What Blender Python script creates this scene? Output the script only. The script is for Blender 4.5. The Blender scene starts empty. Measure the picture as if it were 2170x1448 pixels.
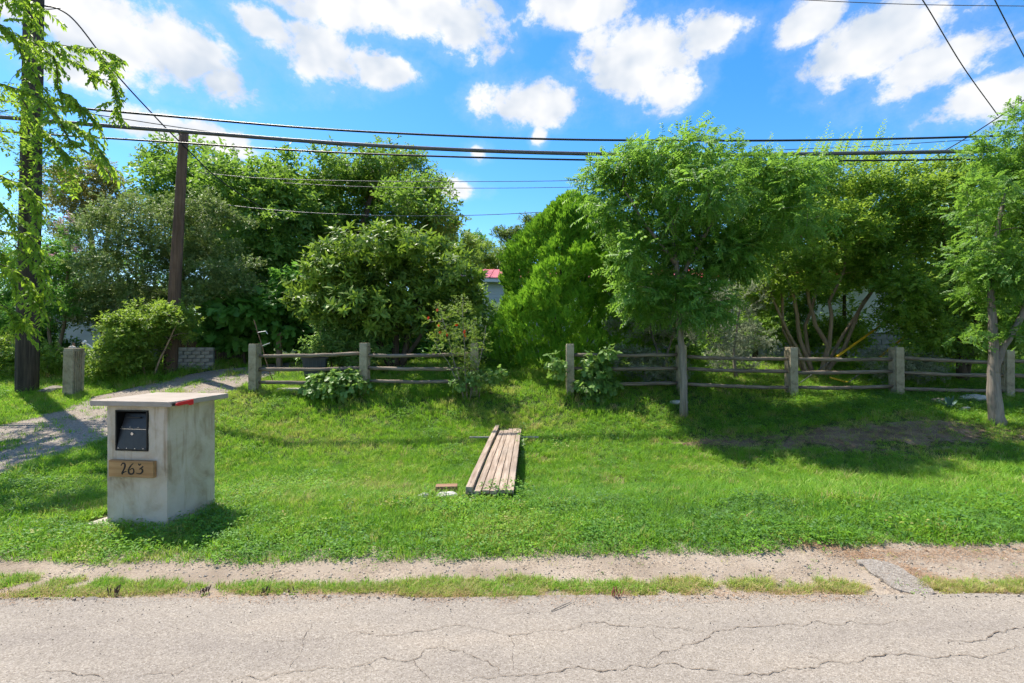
import bpy, math, random
import numpy as np
from mathutils import Vector, Matrix, Euler

SC = bpy.context.scene
COL = SC.collection
random.seed(7)
RNG = np.random.default_rng(11)
R = math.radians

# ------------------------------------------------------------------ camera, sky, sun, exposure
EYE = 1.78
FPX = 1000.0           # focal length in pixels of the 2170 px wide photograph
cam = bpy.data.cameras.new('camera')
cam.lens = 36.0 * FPX / 2170.0
cam.sensor_width = 36.0
cam.clip_start = 0.05
cam.clip_end = 3000
camo = bpy.data.objects.new('camera', cam)
COL.objects.link(camo)
camo.location = (0, 0, EYE)
camo.rotation_euler = (R(90), 0, 0)
SC.camera = camo

SUN_EL = 61.0
SUN_AZ = (-0.80, 0.60)           # horizontal direction towards the sun
SKY_STRENGTH = 0.15
SUN_STRENGTH = 3.75

world = bpy.data.worlds.new('World')
SC.world = world
world.use_nodes = True


def build_world():
    nt = world.node_tree
    nt.nodes.clear()
    N, L = nt.nodes.new, nt.links.new
    out = N('ShaderNodeOutputWorld')
    bg = N('ShaderNodeBackground')
    bg.inputs[1].default_value = SKY_STRENGTH
    sky = N('ShaderNodeTexSky')
    sky.sky_type = 'NISHITA'
    sky.sun_disc = False
    sky.sun_elevation = R(SUN_EL)
    sky.sun_rotation = math.atan2(SUN_AZ[0], SUN_AZ[1])
    sky.altitude = 200
    sky.air_density = 1.0
    sky.dust_density = 0.35
    sky.ozone_density = 2.2
    hs = N('ShaderNodeHueSaturation')
    hs.inputs['Saturation'].default_value = 1.38
    hs.inputs['Value'].default_value = 0.75
    L(sky.outputs[0], hs.inputs['Color'])
    tc = N('ShaderNodeTexCoord')
    D = tc.outputs['Generated']

    def math_(op, a, b=None, clamp=False):
        m = N('ShaderNodeMath')
        m.operation = op
        m.use_clamp = clamp
        for i, v in enumerate((a, b)):
            if v is None:
                continue
            if isinstance(v, (int, float)):
                m.inputs[i].default_value = v
            else:
                L(v, m.inputs[i])
        return m.outputs[0]

    def blob(px, py, rx, ry):
        d = Vector(((px - 1085) / FPX, 1, (724 - py) / FPX))
        ln = d.length
        d.normalize()
        s = N('ShaderNodeVectorMath')
        s.operation = 'SUBTRACT'
        L(D, s.inputs[0])
        s.inputs[1].default_value = d
        m = N('ShaderNodeVectorMath')
        m.operation = 'MULTIPLY'
        L(s.outputs[0], m.inputs[0])
        m.inputs[1].default_value = (ln * FPX / rx * 1.05, 2.2, ln * FPX / ry * 1.1)
        q = N('ShaderNodeVectorMath')
        q.operation = 'LENGTH'
        L(m.outputs[0], q.inputs[0])
        return math_('SUBTRACT', 1.0, q.outputs['Value'])

    blobs = [(200, 60, 210, 120), (370, 120, 170, 85), (470, 175, 90, 55), (120, 130, 110, 60),
             (790, 15, 300, 75), (690, 120, 150, 70), (800, 140, 110, 55), (1000, 60, 110, 70), (1220, 5, 150, 55),
             (1340, 140, 165, 95), (1420, 190, 90, 55), (1130, 222, 165, 58), (1510, 75, 85, 50),
             (1870, 90, 150, 105), (1960, 150, 130, 85), (2090, 205, 110, 70), (1720, 40, 70, 55),
             (400, 285, 130, 48), (1140, 292, 26, 30), (1010, 322, 38, 24), (960, 400, 70, 30), (560, 50, 60, 40)]
    mask = None
    for b in blobs:
        v = blob(*b)
        mask = v if mask is None else math_('MAXIMUM', mask, v)
    # the rest of the sky carries the same broken cumulus
    sep = N('ShaderNodeSeparateXYZ')
    L(D, sep.inputs[0])
    behind = N('ShaderNodeMapRange')
    behind.interpolation_type = 'SMOOTHSTEP'
    L(sep.outputs['Y'], behind.inputs[0])
    behind.inputs[1].default_value = 0.66
    behind.inputs[2].default_value = 0.45
    behind.inputs[3].default_value = -1.5
    behind.inputs[4].default_value = 0.0
    n0 = N('ShaderNodeTexNoise')
    n0.inputs['Scale'].default_value = 2.6
    n0.inputs['Detail'].default_value = 2
    L(D, n0.inputs['Vector'])
    gen = math_('ADD', math_('MULTIPLY', math_('SUBTRACT', n0.outputs[0], 0.5), 3.2), behind.outputs[0])
    mask = math_('MAXIMUM', mask, gen)
    mp = N('ShaderNodeMapping')
    mp.inputs['Scale'].default_value = (1, 1, 1.25)
    L(D, mp.inputs[0])
    n1 = N('ShaderNodeTexNoise')
    n1.inputs['Scale'].default_value = 10.5
    n1.inputs['Detail'].default_value = 8
    n1.inputs['Roughness'].default_value = 0.66
    n1.inputs['Distortion'].default_value = 0.1
    L(mp.outputs[0], n1.inputs['Vector'])
    dens = math_('ADD', math_('MULTIPLY', mask, 1.25), math_('MULTIPLY', math_('SUBTRACT', n1.outputs[0], 0.5), 2.75))
    ms = N('ShaderNodeMapRange')
    ms.interpolation_type = 'SMOOTHSTEP'
    L(dens, ms.inputs[0])
    ms.inputs[1].default_value = 0.12
    ms.inputs[2].default_value = 0.66
    # thin veil around the cores
    veil = N('ShaderNodeMapRange')
    veil.interpolation_type = 'SMOOTHSTEP'
    L(dens, veil.inputs[0])
    veil.inputs[1].default_value = -0.45
    veil.inputs[2].default_value = 0.5
    veil.inputs[4].default_value = 0.16
    fac = math_('MAXIMUM', ms.outputs[0], veil.outputs[0])
    n2 = N('ShaderNodeTexNoise')
    n2.inputs['Scale'].default_value = 11
    n2.inputs['Detail'].default_value = 3
    L(mp.outputs[0], n2.inputs['Vector'])
    cr = N('ShaderNodeValToRGB')
    cr.color_ramp.elements[0].position = 0.34
    cr.color_ramp.elements[0].color = (1.85, 2.1, 2.45, 1)
    cr.color_ramp.elements[1].position = 0.6
    cr.color_ramp.elements[1].color = (2.95, 2.95, 2.97, 1)
    L(n2.outputs[0], cr.inputs[0])
    mix = N('ShaderNodeMix')
    mix.data_type = 'RGBA'
    L(fac, mix.inputs[0])
    L(hs.outputs[0], mix.inputs[6])
    L(cr.outputs[0], mix.inputs[7])
    L(mix.outputs[2], bg.inputs[0])
    L(bg.outputs[0], out.inputs[0])


build_world()

sun = bpy.data.lights.new('sun', 'SUN')
sun.energy = SUN_STRENGTH
sun.angle = R(0.53)
sun.color = (1.0, 0.925, 0.81)
suno = bpy.data.objects.new('sun', sun)
COL.objects.link(suno)
_h = Vector((SUN_AZ[0], SUN_AZ[1], 0)).normalized() * math.cos(R(SUN_EL))
SUN_DIR = Vector((_h.x, _h.y, math.sin(R(SUN_EL))))
suno.rotation_euler = SUN_DIR.to_track_quat('Z', 'Y').to_euler()
suno.location = (-20, 20, 40)

SC.view_settings.view_transform = 'Standard'
SC.view_settings.look = 'None'
SC.view_settings.gamma = 1.0
SC.view_settings.use_curve_mapping = False
SC.view_settings.exposure = 1.25
SC.render.engine = 'CYCLES'
SC.cycles.max_bounces = 6
SC.cycles.diffuse_bounces = 4
SC.cycles.glossy_bounces = 2
SC.cycles.transmission_bounces = 4
SC.cycles.transparent_max_bounces = 6
SC.cycles.caustics_reflective = False
SC.cycles.caustics_refractive = False
SC.cycles.use_denoising = True
SC.cycles.denoising_prefilter = 'NONE'
SC.cycles.sample_clamp_indirect = 6.0
SC.cycles.use_light_tree = False
SC.cycles.adaptive_threshold = 0.02
world.cycles.sampling_method = 'MANUAL'
world.cycles.sample_map_resolution = 512


# ------------------------------------------------------------------ helpers
def P(px, py, d):
    """the point that stands d metres ahead and shows at a pixel of the photograph"""
    return np.array([(px - 1085) * d / FPX, d, EYE - (py - 724) * d / FPX])


def tag(o, label=None, cat=None, group=None, kind=None):
    if label:
        o['label'] = label
    if cat:
        o['category'] = cat
    if group:
        o['group'] = group
    if kind:
        o['kind'] = kind
    return o


def empty(name, loc=(0, 0, 0), rz=0.0):
    o = bpy.data.objects.new(name, None)
    o.empty_display_size = 0.1
    COL.objects.link(o)
    o.location = loc
    o.rotation_euler = (0, 0, rz)
    return o


def smooth_interp(y, pts):
    ys, zs = zip(*pts)
    return np.interp(y, ys, zs)


def sstep(a, b, x):
    t = np.clip((x - a) / (b - a), 0, 1)
    return t * t * (3 - 2 * t)


_perm = np.random.default_rng(3).random((256, 256))


def vnoise(x, y):
    x = np.asarray(x, float)
    y = np.asarray(y, float)
    xi = np.floor(x).astype(int)
    yi = np.floor(y).astype(int)
    fx = x - xi
    fy = y - yi
    fx = fx * fx * (3 - 2 * fx)
    fy = fy * fy * (3 - 2 * fy)
    a = _perm[xi % 256, yi % 256]
    b = _perm[(xi + 1) % 256, yi % 256]
    c = _perm[xi % 256, (yi + 1) % 256]
    d = _perm[(xi + 1) % 256, (yi + 1) % 256]
    return (a * (1 - fx) + b * fx) * (1 - fy) + (c * (1 - fx) + d * fx) * fy


def fbm(x, y, o=4):
    v = 0
    amp = 0.5
    for i in range(o):
        v = v + amp * vnoise(np.asarray(x) * 2 ** i + 17.3 * i, np.asarray(y) * 2 ** i + 5.1 * i)
        amp *= 0.5
    return v / (1 - 0.5 ** o)


PROF_MID = [(-8, 0.02), (1, 0.03), (3.2, 0), (3.5, -0.02), (3.9, -0.02), (4.3, 0.0), (5.2, 0.02), (5.8, -0.08), (6.4, -0.17), (7.4, -0.17), (8.5, -0.03), (9.2, 0.1), (9.8, 0.36), (10.4, 0.64), (11.0, 0.84), (11.7, 0.97), (14, 1.08), (20, 1.12), (60, 1.5), (1500, 3)]
PROF_LEFT = [(-8, 0.02), (1, 0.03), (3.2, 0), (3.5, -0.02), (3.9, -0.02), (4.5, 0.0), (6, .08), (7.4, .2), (9, .42), (10.3, .66), (11.5, .85), (13, 0.99), (16, 1.07), (20, 1.12), (60, 1.5), (1500, 3)]
PROF_RIGHT = [(-8, 0.02), (1, 0.03), (3.2, 0), (3.5, -0.02), (3.9, -0.02), (4.5, 0), (5.4, -0.02), (6.2, -0.08), (7.0, 0.02), (8.2, .33), (9.2, .5), (10.2, .63), (11.5, .88), (14, 1.05), (20, 1.12), (60, 1.5), (1500, 3)]
_yg = np.concatenate([np.arange(-8, 30, 0.05), np.arange(30, 1500, 5)])


def _sm(pts):
    z = smooth_interp(_yg, pts)
    n = int(0.45 / 0.05)
    k = np.ones(n) / n
    zz = np.convolve(np.pad(z, (n, n), 'edge'), k, 'same')[n:-n]
    w = sstep(4.0, 4.6, _yg) * (1 - sstep(22, 28, _yg))
    return z * (1 - w) + zz * w


_pm, _pl, _pr = _sm(PROF_MID), _sm(PROF_LEFT), _sm(PROF_RIGHT)


def gz(x, y):
    x = np.asarray(x, float)
    y = np.asarray(y, float)
    m = np.interp(y, _yg, _pm)
    l = np.interp(y, _yg, _pl)
    r = np.interp(y, _yg, _pr)
    wl = 1 - sstep(-6.3, -3.6, x)
    wr = sstep(3.2, 7.5, x)
    z = m * (1 - wl) * (1 - wr) + l * wl + r * wr
    z = z + 0.05 * (fbm(x * 0.8 + 40, y * 0.8 + 40, 3) - 0.5) * sstep(4.2, 5.2, y) * (1 - sstep(25, 40, y))
    return z


# ------------------------------------------------------------------ materials
MATS = {}


def mat(name):
    m = bpy.data.materials.new(name)
    m.use_nodes = True
    nt = m.node_tree
    nt.nodes.clear()
    MATS[name] = m
    return m, nt, nt.nodes.new, nt.links.new


def ramp(N, stops):
    r = N('ShaderNodeValToRGB')
    e = r.color_ramp.elements
    while len(e) < len(stops):
        e.new(0.5)
    for k, (p, c) in enumerate(stops):
        e[k].position = p
        e[k].color = (c[0], c[1], c[2], 1)
    return r


def noise(N, L, vec, scale, detail=4, rough=0.55, dist=0.0):
    n = N('ShaderNodeTexNoise')
    n.inputs['Scale'].default_value = scale
    n.inputs['Detail'].default_value = detail
    n.inputs['Roughness'].default_value = rough
    n.inputs['Distortion'].default_value = dist
    L(vec, n.inputs['Vector'])
    return n


def mixc(N, L, fac, a, b, blend='MIX'):
    m = N('ShaderNodeMix')
    m.data_type = 'RGBA'
    m.blend_type = blend
    for i, v in ((0, fac), (6, a), (7, b)):
        if isinstance(v, (int, float)):
            m.inputs[i].default_value = v
        elif isinstance(v, (tuple, list)):
            m.inputs[i].default_value = (v[0], v[1], v[2], 1)
        else:
            L(v, m.inputs[i])
    return m.outputs[2]


def finish(N, L, color, rough=0.8, bump=None, bump_d=0.01, spec=0.3, metal=0.0, bump_s=1.0):
    o = N('ShaderNodeOutputMaterial')
    b = N('ShaderNodeBsdfPrincipled')
    if isinstance(color, (tuple, list)):
        b.inputs['Base Color'].default_value = (color[0], color[1], color[2], 1)
    else:
        L(color, b.inputs['Base Color'])
    if isinstance(rough, (int, float)):
        b.inputs['Roughness'].default_value = rough
    else:
        L(rough, b.inputs['Roughness'])
    b.inputs['Specular IOR Level'].default_value = spec
    b.inputs['Metallic'].default_value = metal
    if bump is not None:
        bn = N('ShaderNodeBump')
        bn.inputs['Strength'].default_value = bump_s
        bn.inputs['Distance'].default_value = bump_d
        L(bump, bn.inputs['Height'])
        L(bn.outputs[0], b.inputs['Normal'])
    L(b.outputs[0], o.inputs[0])
    return b


def objc(N):
    return N('ShaderNodeTexCoord').outputs['Object']


def leaf_mat(name, dark, light, trans, tamt=0.4, rough=0.45, spec=0.35, tintname='tint', instancer=False):
    m, nt, N, L = mat(name)
    a = N('ShaderNodeAttribute')
    a.attribute_name = tintname
    if instancer:
        a.attribute_type = 'INSTANCER'
    r = ramp(N, [(0.0, dark), (1.0, light)])
    L(a.outputs['Fac'], r.inputs[0])
    b = N('ShaderNodeBsdfPrincipled')
    L(r.outputs[0], b.inputs['Base Color'])
    b.inputs['Roughness'].default_value = rough
    b.inputs['Specular IOR Level'].default_value = spec
    t = N('ShaderNodeBsdfTranslucent')
    L(mixc(N, L, 0.5, r.outputs[0], trans), t.inputs[0])
    mx = N('ShaderNodeMixShader')
    mx.inputs[0].default_value = tamt
    L(b.outputs[0], mx.inputs[1])
    L(t.outputs[0], mx.inputs[2])
    o = N('ShaderNodeOutputMaterial')
    L(mx.outputs[0], o.inputs[0])
    return m


def plain(name, color, rough=0.6, spec=0.3, metal=0.0, var=0.15, scale=6.0, bump_d=0.0):
    m, nt, N, L = mat(name)
    n = noise(N, L, objc(N), scale, 5)
    d = tuple(c * (1 - var) for c in color)
    e = tuple(min(1, c * (1 + var)) for c in color)
    r = ramp(N, [(0.3, d), (0.7, e)])
    L(n.outputs[0], r.inputs[0])
    finish(N, L, r.outputs[0], rough, n.outputs[0] if bump_d else None, bump_d, spec, metal)
    return m


def build_materials():
    # sun-bleached chip-seal
    m, nt, N, L = mat('road')
    c = objc(N)
    v = N('ShaderNodeTexVoronoi')
    v.inputs['Scale'].default_value = 140
    L(c, v.inputs['Vector'])
    sep = N('ShaderNodeSeparateColor')
    L(v.outputs['Color'], sep.inputs[0])
    r1 = ramp(N, [(0.0, (0.18, 0.153, 0.124)), (0.3, (0.25, 0.218, 0.181)), (0.75, (0.28, 0.245, 0.205)), (1.0, (0.36, 0.32, 0.272))])
    L(sep.outputs[0], r1.inputs[0])
    mpr = N('ShaderNodeMapping')
    mpr.inputs['Scale'].default_value = (0.45, 1.3, 1)
    L(c, mpr.inputs[0])
    big = noise(N, L, mpr.outputs[0], 1.3, 7, 0.65)
    r2 = ramp(N, [(0.28, (0.80, 0.80, 0.82)), (0.5, (0.97, 0.97, 0.97)), (0.72, (1.12, 1.09, 1.05))])
    L(big.outputs[0], r2.inputs[0])
    col = mixc(N, L, 1.0, r1.outputs[0], r2.outputs[0], 'MULTIPLY')
    pit = noise(N, L, c, 30, 3, 0.7)
    r3 = ramp(N, [(0.27, (1, 1, 1)), (0.33, (0, 0, 0))])
    L(pit.outputs[0], r3.inputs[0])
    col = mixc(N, L, r3.outputs[0], col, (0.10, 0.088, 0.078))
    rust = noise(N, L, c, 2.3, 6, 0.7)
    r4 = ramp(N, [(0.70, (0, 0, 0)), (0.76, (1, 1, 1))])
    L(rust.outputs[0], r4.inputs[0])
    col = mixc(N, L, r4.outputs[0], col, (0.20, 0.14, 0.10))
    finish(N, L, col, 0.9, v.outputs['Distance'], 0.004, 0.2, bump_s=0.7)

    # ground soil under the lawn
    m, nt, N, L = mat('soil')
    c = objc(N)
    n = noise(N, L, c, 3.0, 8, 0.65)
    r = ramp(N, [(0.3, (0.045, 0.075, 0.02)), (0.55, (0.075, 0.105, 0.03)), (0.75, (0.13, 0.115, 0.05))])
    L(n.outputs[0], r.inputs[0])
    n2 = noise(N, L, c, 60, 4)
    finish(N, L, r.outputs[0], 0.95, n2.outputs[0], 0.02, 0.1)

    m, nt, N, L = mat('dirt')
    c = objc(N)
    n = noise(N, L, c, 1.6, 7, 0.6)
    r = ramp(N, [(0.3, (0.21, 0.166, 0.125)), (0.5, (0.285, 0.233, 0.182)), (0.7, (0.345, 0.29, 0.232))])
    L(n.outputs[0], r.inputs[0])
    v = N('ShaderNodeTexVoronoi')
    v.inputs['Scale'].default_value = 75
    L(c, v.inputs['Vector'])
    sep = N('ShaderNodeSeparateColor')
    L(v.outputs['Color'], sep.inputs[0])
    r2 = ramp(N, [(0.0, (0.72, 0.70, 0.68)), (0.5, (1, 1, 1)), (1.0, (1.25, 1.24, 1.2))])
    L(sep.outputs[1], r2.inputs[0])
    n3 = noise(N, L, c, 2.4, 4)
    r3 = ramp(N, [(0.42, (0, 0, 0)), (0.55, (1, 1, 1))])
    L(n3.outputs[0], r3.inputs[0])
    grain = mixc(N, L, 1.0, r.outputs[0], r2.outputs[0], 'MULTIPLY')
    col = mixc(N, L, r3.outputs[0], r.outputs[0], grain)
    n4 = noise(N, L, c, 45, 5, 0.7)
    finish(N, L, col, 0.95, n4.outputs[0], 0.012, 0.1)

    m, nt, N, L = mat('earth')
    c = objc(N)
    n = noise(N, L, c, 4, 7, 0.7)
    r = ramp(N, [(0.3, (0.10, 0.07, 0.042)), (0.5, (0.19, 0.137, 0.088)), (0.7, (0.32, 0.24, 0.16))])
    L(n.outputs[0], r.inputs[0])
    n4 = noise(N, L, c, 50, 5, 0.7)
    finish(N, L, r.outputs[0], 0.95, n4.outputs[0], 0.02, 0.1)

    m, nt, N, L = mat('gravel_drive')
    c = objc(N)
    v = N('ShaderNodeTexVoronoi')
    v.inputs['Scale'].default_value = 60
    L(c, v.inputs['Vector'])
    sep = N('ShaderNodeSeparateColor')
    L(v.outputs['Color'], sep.inputs[0])
    r = ramp(N, [(0.0, (0.19, 0.155, 0.125)), (0.5, (0.26, 0.222, 0.185)), (1.0, (0.34, 0.30, 0.255))])
    L(sep.outputs[0], r.inputs[0])
    n = noise(N, L, c, 1.3, 5, 0.6)
    r2 = ramp(N, [(0.45, (0, 0, 0)), (0.65, (1, 1, 1))])
    L(n.outputs[0], r2.inputs[0])
    col = mixc(N, L, r2.outputs[0], r.outputs[0], (0.25, 0.19, 0.135))
    col = mixc(N, L, 0.6, col, r.outputs[0])
    finish(N, L, col, 0.95, v.outputs['Distance'], 0.008, 0.15)

    m, nt, N, L = mat('old_asphalt')
    c = objc(N)
    v = N('ShaderNodeTexVoronoi')
    v.inputs['Scale'].default_value = 85
    L(c, v.inputs['Vector'])
    sep = N('ShaderNodeSeparateColor')
    L(v.outputs['Color'], sep.inputs[0])
    r = ramp(N, [(0.0, (0.17, 0.145, 0.12)), (0.5, (0.245, 0.215, 0.183)), (1.0, (0.32, 0.288, 0.25))])
    L(sep.outputs[0], r.inputs[0])
    finish(N, L, r.outputs[0], 0.9, v.outputs['Distance'], 0.008, 0.2)

    m, nt, N, L = mat('crack')
    n = noise(N, L, objc(N), 25, 4, 0.7)
    r = ramp(N, [(0.3, (0.09, 0.072, 0.056)), (0.6, (0.21, 0.165, 0.125))])
    L(n.outputs[0], r.inputs[0])
    finish(N, L, r.outputs[0], 0.95, spec=0.1)

    # trowelled concrete with damp stains
    m, nt, N, L = mat('pillar_render')
    c = objc(N)
    n = noise(N, L, c, 2.6, 6, 0.6, 0.6)
    r = ramp(N, [(0.30, (0.25, 0.185, 0.12)), (0.41, (0.41, 0.338, 0.25)), (0.54, (0.50, 0.43, 0.345)), (0.75, (0.56, 0.50, 0.415))])
    L(n.outputs[0], r.inputs[0])
    mp = N('ShaderNodeMapping')
    mp.inputs['Scale'].default_value = (9, 9, 0.9)
    L(c, mp.inputs[0])
    n2 = noise(N, L, mp.outputs[0], 1.6, 5, 0.6)
    r2 = ramp(N, [(0.54, (1, 1, 1)), (0.68, (0.50, 0.40, 0.29))])
    L(n2.outputs[0], r2.inputs[0])
    col = mixc(N, L, 0.6, r.outputs[0], r2.outputs[0], 'MULTIPLY')
    n3 = noise(N, L, c, 40, 4)
    finish(N, L, col, 0.85, n3.outputs[0], 0.004, 0.2)

    m, nt, N, L = mat('cap_concrete')
    c = objc(N)
    n = noise(N, L, c, 5, 6, 0.6)
    r = ramp(N, [(0.3, (0.29, 0.247, 0.20)), (0.7, (0.37, 0.32, 0.27))])
    L(n.outputs[0], r.inputs[0])
    n3 = noise(N, L, c, 90, 3)
    finish(N, L, r.outputs[0], 0.85, n3.outputs[0], 0.002, 0.2)

    m, nt, N, L = mat('post_concrete')
    c = objc(N)
    n = noise(N, L, c, 5, 7, 0.7)
    r = ramp(N, [(0.28, (0.14, 0.115, 0.072)), (0.5, (0.315, 0.27, 0.19)), (0.75, (0.45, 0.39, 0.295))])
    L(n.outputs[0], r.inputs[0])
    n3 = noise(N, L, c, 55, 4)
    finish(N, L, r.outputs[0], 0.9, n3.outputs[0], 0.006, 0.15)

    def wood(name, dark, light, axis, fine=30, bump=0.004, rough=0.85):
        m, nt, N, L = mat(name)
        c = objc(N)
        oi = N('ShaderNodeObjectInfo')
        ad = N('ShaderNodeVectorMath')
        ad.operation = 'ADD'
        L(c, ad.inputs[0])
        sc_ = N('ShaderNodeVectorMath')
        sc_.operation = 'SCALE'
        cb = N('ShaderNodeCombineXYZ')
        for k in range(3):
            L(oi.outputs['Random'], cb.inputs[k])
        L(cb.outputs[0], sc_.inputs[0])
        sc_.inputs['Scale'].default_value = 31
        L(sc_.outputs[0], ad.inputs[1])
        mp = N('ShaderNodeMapping')
        s = [fine, fine, fine]
        s[axis] = fine * 0.05
        mp.inputs['Scale'].default_value = s
        L(ad.outputs[0], mp.inputs[0])
        n = noise(N, L, mp.outputs[0], 1.0, 6, 0.65, 0.5)
        mid = tuple((a + b) / 2 for a, b in zip(dark, light))
        r = ramp(N, [(0.25, dark), (0.5, mid), (0.75, light)])
        L(n.outputs[0], r.inputs[0])
        n2 = noise(N, L, ad.outputs[0], 2.0, 4)
        r2 = ramp(N, [(0.3, (0.75, 0.75, 0.75)), (0.7, (1.15, 1.12, 1.08))])
        L(n2.outputs[0], r2.inputs[0])
        col = mixc(N, L, 1.0, r.outputs[0], r2.outputs[0], 'MULTIPLY')
        finish(N, L, col, rough, n.outputs[0], bump, 0.15)
    wood('rail_wood', (0.065, 0.050, 0.037), (0.32, 0.27, 0.22), 0, 40, 0.012)
    wood('deck_wood', (0.20, 0.14, 0.10), (0.46, 0.385, 0.315), 1, 34, 0.004)
    wood('timber_brown', (0.17, 0.10, 0.065), (0.32, 0.20, 0.13), 0, 30)
    wood('plaque_wood', (0.24, 0.125, 0.05), (0.50, 0.31, 0.15), 0, 22, 0.002)
    wood('pole_black', (0.016, 0.0145, 0.014), (0.12, 0.10, 0.082), 2, 18, 0.01)
    wood('pole_brown', (0.075, 0.045, 0.032), (0.21, 0.135, 0.10), 2, 22, 0.006)
    wood('board_brown', (0.07, 0.045, 0.03), (0.18, 0.12, 0.08), 2, 25, 0.004)
    wood('bark_grey', (0.10, 0.085, 0.07), (0.33, 0.29, 0.25), 2, 26, 0.01)
    wood('bark_tan', (0.15, 0.105, 0.07), (0.40, 0.30, 0.21), 2, 24, 0.006)
    wood('bark_dark', (0.04, 0.032, 0.025), (0.14, 0.11, 0.085), 2, 22, 0.01)

    plain('black_metal', (0.018, 0.018, 0.019), 0.42, 0.4, 0, 0.25, 20)
    plain('black_metal_dark', (0.006, 0.006, 0.006), 0.5, 0.3)
    plain('chrome', (0.75, 0.75, 0.74), 0.25, 0.5, 0.9)
    plain('red_plastic', (0.62, 0.02, 0.03), 0.4, 0.45)
    plain('ink', (0.012, 0.010, 0.010), 0.6)
    plain('cable', (0.012, 0.012, 0.013), 0.5, 0.4)
    plain('cable_grey', (0.10, 0.10, 0.11), 0.5, 0.3)
    plain('cable_pale', (0.42, 0.42, 0.42), 0.45, 0.3)
    plain('yellow_plastic', (0.70, 0.42, 0.02), 0.45, 0.4)
    plain('bin_plastic', (0.055, 0.062, 0.075), 0.5, 0.4)
    plain('white_rock', (0.42, 0.40, 0.37), 0.9, 0.2, 0, 0.25, 8, 0.02)
    plain('grey_rock', (0.19, 0.165, 0.14), 0.9, 0.2, 0, 0.4, 8, 0.02)
    plain('pebble', (0.36, 0.31, 0.25), 0.9, 0.2, 0, 0.3, 40)
    plain('white_brick', (0.33, 0.30, 0.25), 0.9, 0.15, 0, 0.3, 9, 0.01)
    plain('siding', (0.62, 0.63, 0.65), 0.6, 0.3, 0, 0.06, 2)
    plain('white_trim', (0.72, 0.72, 0.72), 0.6)
    plain('grey_block', (0.25, 0.25, 0.255), 0.9, 0.15, 0, 0.2, 9, 0.008)
    plain('mortar', (0.20, 0.195, 0.19), 0.95)
    plain('roof_red', (0.52, 0.095, 0.085), 0.45, 0.4, 0, 0.12, 1.5)
    plain('window_glass', (0.03, 0.035, 0.04), 0.08, 0.6)
    plain('trailer_wall', (0.33, 0.33, 0.32), 0.6, 0.3, 0, 0.15, 1.2)
    plain('steel', (0.35, 0.35, 0.34), 0.4, 0.5, 0.8)
    plain('pale_metal', (0.62, 0.63, 0.63), 0.4, 0.4, 0.3)
    plain('rusty_rod', (0.20, 0.12, 0.075), 0.8)
    plain('car_paint', (0.06, 0.10, 0.15), 0.4, 0.4)
    plain('tyre', (0.015, 0.015, 0.015), 0.8)
    plain('footing', (0.38, 0.34, 0.29), 0.9, 0.2, 0, 0.15, 12, 0.01)
    plain('straw', (0.33, 0.20, 0.115), 0.9, 0.1, 0, 0.4, 5)

    # foliage
    leaf_mat('leaf_elm', (0.116, 0.235, 0.029), (0.310, 0.488, 0.053), (0.459, 0.661, 0.038), 0.55, 0.50, 0.25)
    leaf_mat('leaf_pistache', (0.076, 0.198, 0.042), (0.234, 0.416, 0.072), (0.373, 0.632, 0.052), 0.51, 0.42, 0.35)
    leaf_mat('leaf_crape', (0.084, 0.202, 0.036), (0.353, 0.516, 0.077), (0.411, 0.569, 0.042), 0.52, 0.40, 0.35)
    leaf_mat('leaf_privet', (0.096, 0.169, 0.046), (0.338, 0.421, 0.141), (0.272, 0.390, 0.073), 0.34, 0.48, 0.28)
    leaf_mat('leaf_broad', (0.070, 0.161, 0.034), (0.225, 0.382, 0.070), (0.336, 0.538, 0.042), 0.46, 0.48, 0.28)
    leaf_mat('leaf_loquat', (0.050, 0.115, 0.022), (0.27, 0.40, 0.06), (0.30, 0.46, 0.03), 0.38, 0.48, 0.28)
    leaf_mat('leaf_juniper', (0.090, 0.249, 0.022), (0.294, 0.540, 0.045), (0.281, 0.506, 0.022), 0.41, 0.60, 0.20)
    leaf_mat('leaf_olive', (0.119, 0.147, 0.046), (0.389, 0.330, 0.105), (0.373, 0.411, 0.061), 0.41, 0.45, 0.30)
    leaf_mat('leaf_dark', (0.057, 0.174, 0.037), (0.179, 0.399, 0.070), (0.223, 0.452, 0.038), 0.52, 0.42, 0.35)
    leaf_mat('leaf_bright', (0.107, 0.207, 0.034), (0.293, 0.413, 0.065), (0.422, 0.605, 0.053), 0.48, 0.45, 0.35)
    leaf_mat('leaf_yellow', (0.121, 0.202, 0.037), (0.282, 0.389, 0.074), (0.357, 0.523, 0.055), 0.46, 0.45, 0.35)
    leaf_mat('leaf_vine', (0.093, 0.197, 0.046), (0.242, 0.378, 0.103), (0.341, 0.551, 0.069), 0.42, 0.45, 0.35)
    leaf_mat('leaf_silver', (0.169, 0.213, 0.129), (0.437, 0.463, 0.339), (0.289, 0.365, 0.195), 0.28, 0.60, 0.20)
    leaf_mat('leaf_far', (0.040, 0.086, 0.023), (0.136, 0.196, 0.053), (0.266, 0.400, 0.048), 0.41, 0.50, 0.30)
    leaf_mat('leaf_agave', (0.069, 0.138, 0.115), (0.115, 0.207, 0.172), (0.125, 0.250, 0.175), 0.16, 0.50, 0.30)
    leaf_mat('petal_red', (0.632, 0.034, 0.017), (0.700, 0.103, 0.023), (0.700, 0.125, 0.037), 0.36, 0.50, 0.20)
    leaf_mat('petal_pink', (0.632, 0.299, 0.414), (0.700, 0.517, 0.598), (0.700, 0.500, 0.562), 0.36, 0.60, 0.20)
    # lawn: tint 0 dark weed green, 0.5 lush, 1 dry straw
    m, nt, N, L = mat('grass')
    a = N('ShaderNodeAttribute')
    a.attribute_name = 'tint'
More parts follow.
